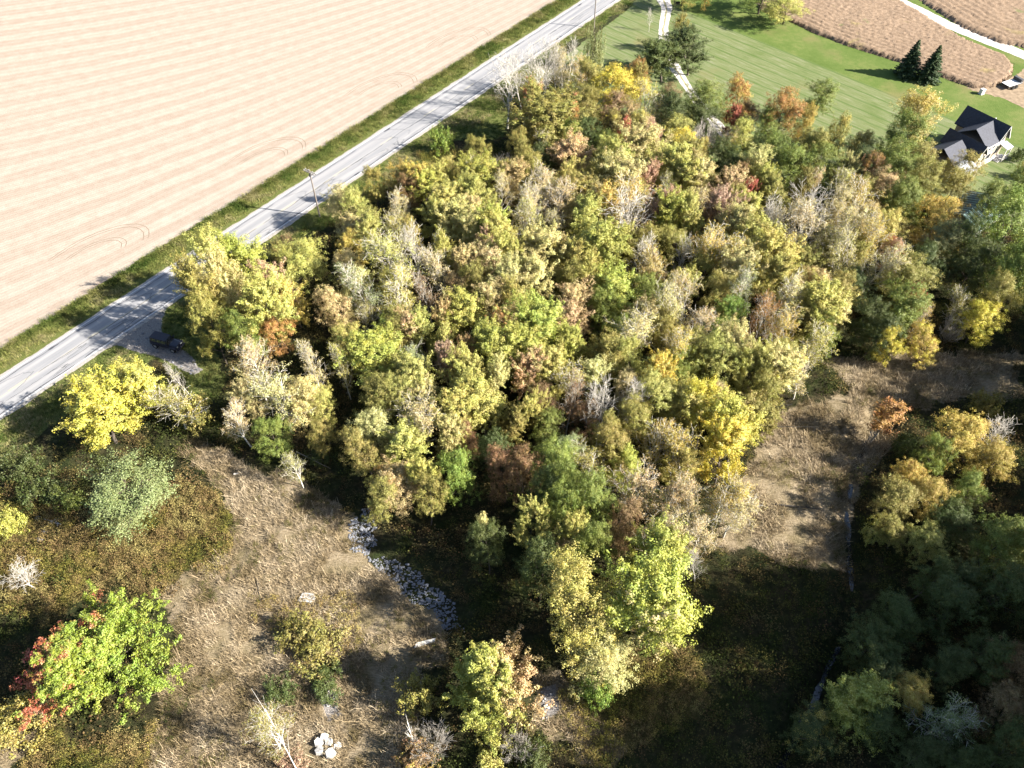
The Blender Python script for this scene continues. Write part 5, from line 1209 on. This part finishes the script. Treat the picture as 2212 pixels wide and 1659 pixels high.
# ------------------------------------------------------------------ farmhouse
ROOFD = plain('dark_shingles', (0.028, 0.031, 0.044), 0.75, 0.25, 3.0, bmp=0.3); WALL = plain('tan_siding', (0.27, 0.215, 0.165), 0.8, 0.15, 1.5); TRIM = plain('white_trim', (0.5, 0.49, 0.47), 0.6, 0.06, 2.0)
WIN = plain('window_glass', (0.015, 0.018, 0.022), 0.08, 0.1, 1.0, spec=0.7); WROOF = plain('pale_metal_roof', (0.34, 0.36, 0.38), 0.45, 0.1, 2.0, spec=0.4); FOUND = plain('whitish_foundation', (0.36, 0.35, 0.34), 0.9, 0.15, 2.0); PVC = plain('vent_pipe', (0.5, 0.5, 0.5), 0.5, 0.05, 2.0)
def house():
    P0 = Vector(G(2099, 367)); P1 = Vector(G(2161, 333)); d = (P1 - P0).normalized()
    root = empty('farmhouse', (P0.x, P0.y, 0), math.atan2(d.y, d.x))    # x along the sunlit facade, y back into the house (away from it)
    hw = 4.3
    def gable_block(x0, x1, y0, y1, eave, ridge, along, name='roof', ov=.4, wall=True):
        "along='y': ridge runs front to back"
        if wall:
            mb = MB(); mb.box(x0, y0, .45, x1, y1, eave)
            if along == 'y':
                xm = (x0 + x1) / 2; mb.prism([(x0, y0, eave), (x1, y0, eave), (xm, y0, ridge - .12)], (0, 1, 0), y1 - y0)
            mb.build('wall', WALL, root)
        mb = MB(); th = .16
        if along == 'y':
            xm = (x0 + x1) / 2; sl_ = (ridge - eave) / (xm - x0); lo = eave - ov * sl_
            for s, xe in ((-1, x0 - ov), (1, x1 + ov)):
                mb.hexa([(xe, y0 - ov, lo), (xm, y0 - ov, ridge), (xm, y1 + ov, ridge), (xe, y1 + ov, lo), (xe, y0 - ov, lo + th), (xm, y0 - ov, ridge + th), (xm, y1 + ov, ridge + th), (xe, y1 + ov, lo + th)])
        else:
            ym = (y0 + y1) / 2; sl_ = (ridge - eave) / (ym - y0); lo = eave - ov * sl_
            for s, ye in ((-1, y0 - ov), (1, y1 + ov)):
                mb.hexa([(x0, ye, lo), (x1, ye, lo), (x1, ym, ridge), (x0, ym, ridge), (x0, ye, lo + th), (x1, ye, lo + th), (x1, ym, ridge + th), (x0, ym, ridge + th)])
        rf = mb.build(name, ROOFD, root)
        if along == 'y':
            mb = MB()
            for s, xe in ((-1, x0 - ov), (1, x1 + ov)):
                mb.hexa([(xe, y0 - ov - .06, lo - .03), (xm, y0 - ov - .06, ridge - .03), (xm, y0 - ov - .01, ridge - .03), (xe, y0 - ov - .01, lo - .03), (xe, y0 - ov - .06, lo + th + .03), (xm, y0 - ov - .06, ridge + th + .03), (xm, y0 - ov - .01, ridge + th + .03), (xe, y0 - ov - .01, lo + th + .03)])
            mb.build('bargeboard', TRIM, rf)
        else:
            mb = MB(); mb.box(x0, y0 - ov - .1, lo - .05, x1, y0 - ov - .01, lo + .12); mb.build('gutter', TRIM, rf)
        return rf
    gable_block(6.1, 9.3, .02, 8.5, hw, 6.7, 'y')
    gable_block(0.0, 2.6, -.25, 7.0, 3.2, 4.9, 'y')
    gable_block(2.0, 7.4, .0, 6.0, hw + .1, 6.4, 'x')
    rf = gable_block(-5.5, 0.0, 1.0, 6.5, 2.8, 4.6, 'x')
    mb = MB(); mb.box(8.1, 3.0, 6.0, 8.28, 3.18, 6.75); mb.build('vent', PVC, root)
    mb = MB(); mb.box(-.1, -.3, 0, 9.4, 8.5, .449); mb.build('foundation', FOUND, root)
    mb = MB(); mb.box(-5.6, .9, 0, -.15, 6.6, .449); mb.build('foundation', FOUND, root)
    def win(x0, x1, z0, z1, y=-.01):
        mb = MB(); mb.box(x0 - .09, y - .06, z0 - .09, x1 + .09, y, z0); mb.box(x0 - .09, y - .06, z1, x1 + .09, y, z1 + .09); mb.box(x0 - .09, y - .06, z0, x0, y, z1); mb.box(x1, y - .06, z0, x1 + .09, y, z1)
        f = mb.build('window_frame', TRIM, root); mb = MB(); mb.box(x0, y - .03, z0, x1, y - .005, z1); mb.build('pane', WIN, f)
    win(3.1, 3.8, .8, 2.3); win(6.9, 7.6, 1.5, 3.0, .015); win(3.0, 4.6, 3.0, 3.9); win(5.0, 6.0, 3.0, 3.9); win(7.3, 8.3, 3.9, 5.1, .015)
    win(.9, 1.6, .9, 2.3, -.26); win(1.0, 1.5, 3.0, 3.7, -.26); win(4.4, 5.8, .9, 2.0)
    mb = MB(); mb.box(2.7, -.03, .5, 5.0, -.012, 1.9); mb.build('shutter_panel', plain('grey_panel', (.15, .16, .17)), root)
    # side porch with steps
    mb = MB(); mb.hexa([(8.0, -1.7, 2.5), (10.0, -1.7, 2.5), (10.0, .0, 2.9), (8.0, .0, 2.9), (8.0, -1.7, 2.6), (10.0, -1.7, 2.6), (10.0, .0, 3.0), (8.0, .0, 3.0)]); mb.build('porch_roof', WROOF, root)
    for xx in (8.1, 9.9): mb = MB(); mb.box(xx - .07, -1.6, 0, xx + .07, -1.46, 2.5); mb.build('post', TRIM, root)
    mb = MB(); mb.box(8.0, -1.65, .3, 9.9, -.31, .44); mb.build('porch_floor', FOUND, root)
    for k in range(3):
        mb = MB(); mb.box(7.2 + k * .26, -1.4, 0, 7.46 + k * .26, -.4, .12 + k * .1); mb.build('step', FOUND, root)
    mb = MB()
    for k in range(7): mb.box(8.2 + k * .25, -1.62, .44, 8.24 + k * .25, -1.58, 1.2)
    mb.box(8.1, -1.63, 1.2, 9.9, -1.57, 1.26); mb.build('railing', TRIM, root)
    # front gablet and pale low roof on the wood side
    mb = MB(); mb.hexa([(-5.4, -1.9, 2.1), (-.9, -1.9, 2.1), (-.9, .85, 2.7), (-5.4, .85, 2.7), (-5.4, -1.9, 2.22), (-.9, -1.9, 2.22), (-.9, .85, 2.82), (-5.4, .85, 2.82)]); mb.build('porch_roof', WROOF, root)
    for xx in (-5.2, -3.2, -1.2): mb = MB(); mb.box(xx - .07, -1.8, 0, xx + .07, -1.66, 2.1); mb.build('post', TRIM, root)
    mb = MB(); mb.box(-5.55, .93, .45, -.2, .985, 2.6); mb.build('garage_door', TRIM, root)
    root.scale = (.92, .92, .96); root.location = (P0.x - d.x * 1.0, P0.y - d.y * 1.0, 0)
    tag(root, 'tan farmhouse with dark shingle gables at the right edge of the lawn', 'house')
house()
# low building with ribbed green metal roof, mostly hidden by trees
def shed():
    x, y = G(2105, 452, 2.6); q = math.atan2(*(Vector(G(2130, 436, 2.6)) - Vector(G(2085, 470, 2.6))).yx)
    root = empty('metal_shed', (x, y, 0), q)
    MR = plain('green_metal_roof', (0.20, 0.29, 0.27), 0.4, 0.12, 2.0, spec=0.4)
    mb = MB(); mb.box(-4, -3, 0, 4, 3, 2.4); mb.build('wall', FOUND, root)
    for s in (-1, 1):
        mb = MB(); mb.hexa([(-4.3, s * 3.4, 2.25), (4.3, s * 3.4, 2.25), (4.3, 0, 3.5), (-4.3, 0, 3.5), (-4.3, s * 3.4, 2.33), (4.3, s * 3.4, 2.33), (4.3, 0, 3.58), (-4.3, 0, 3.58)]); rf = mb.build('roof', MR, root)
        for k in range(22):
            xx = -4.2 + k * .4; mb = MB(); mb.hexa([(xx, s * 3.4, 2.33), (xx + .08, s * 3.4, 2.33), (xx + .08, 0, 3.58), (xx, 0, 3.58), (xx, s * 3.4, 2.42), (xx + .08, s * 3.4, 2.42), (xx + .08, 0, 3.67), (xx, 0, 3.67)]); mb.build('roof_rib', IRON if k % 2 else MR, rf)
    tag(root, 'low shed with ribbed pale green metal roof half hidden by trees', 'shed')
shed()
def trailer():
    a = Vector(G(2165, 192)); b = Vector(G(2203, 180)); c = (a + b) / 2; d = b - a
    root = empty('flatbed_trailer', (c.x, c.y, 0), math.atan2(d.y, d.x))
    DK = plain('white_deck', (0.42, 0.42, 0.42), 0.6, 0.08, 2.0)
    for k in range(6):
        mb = MB(); mb.box(-2.1, -.95 + k * .32, .78, 1.6, -.95 + k * .32 + .3, .86); mb.build('deck_board', DK, root)
    mb = MB(); mb.box(-2.1, -1.0, .62, 1.6, -.9, .776); mb.box(-2.1, .9, .62, 1.6, 1.0, .776); mb.box(1.6, -.08, .6, 3.0, .08, .72); mb.build('frame', IRON, root)
    for s in (-1, 1):
        for xw in (-.9, 0): mb = MB(); mb.tube((xw, s * 1.02, .36), (xw, s * 1.22, .36), .36, n=14); mb.build('wheel', RUB, root)
    mb = MB(); mb.box(1.0, -.95, .86, 1.6, .95, 1.5); mb.build('headboard', IRON, root)
    tag(root, 'white flat trailer parked at the corner of the bean field', 'trailer')
trailer()
x, y = G(2119, 203); root = empty('utility_box', (x, y, 0), .5)
mb = MB(); mb.box(-.42, -.35, .1, .42, .35, .95); mb.build('cabinet', TRIM, root); mb = MB(); mb.hexa([(-.5, -.43, .95), (.5, -.43, .95), (.5, .43, .95), (-.5, .43, .95), (-.4, -.33, 1.08), (.4, -.33, 1.08), (.4, .33, 1.08), (-.4, .33, 1.08)]); mb.build('lid', FOUND, root)
mb = MB(); mb.box(-.5, -.43, 0, .5, .43, .098); mb.build('base', CONC, root); tag(root, 'small white utility box on the lawn near the bean field corner', 'utility box')
# mailbox-like bench by the driveway mouth
x, y = G(1463, 14); root = empty('garden_swing', (x, y, 0), -.1)
for s in (-1, 1):
    mb = MB(); mb.tube((s * .8, -.45, 0), (s * .8, 0, 1.7), .05, n=6); mb.tube((s * .8, .45, 0), (s * .8, 0, 1.7), .05, n=6); mb.build('leg', DKW, root)
mb = MB(); mb.tube((-.95, 0, 1.72), (.95, 0, 1.72), .06, n=6); mb.build('top_bar', DKW, root)
mb = MB(); mb.box(-.55, -.22, .5, .55, .22, .56); mb.build('seat', DKW, root); mb = MB(); mb.box(-.55, .2, .58, .55, .25, 1.0); mb.build('backrest', DKW, root)
tag(root, 'dark wooden garden swing beside the driveway at the top edge', 'swing')
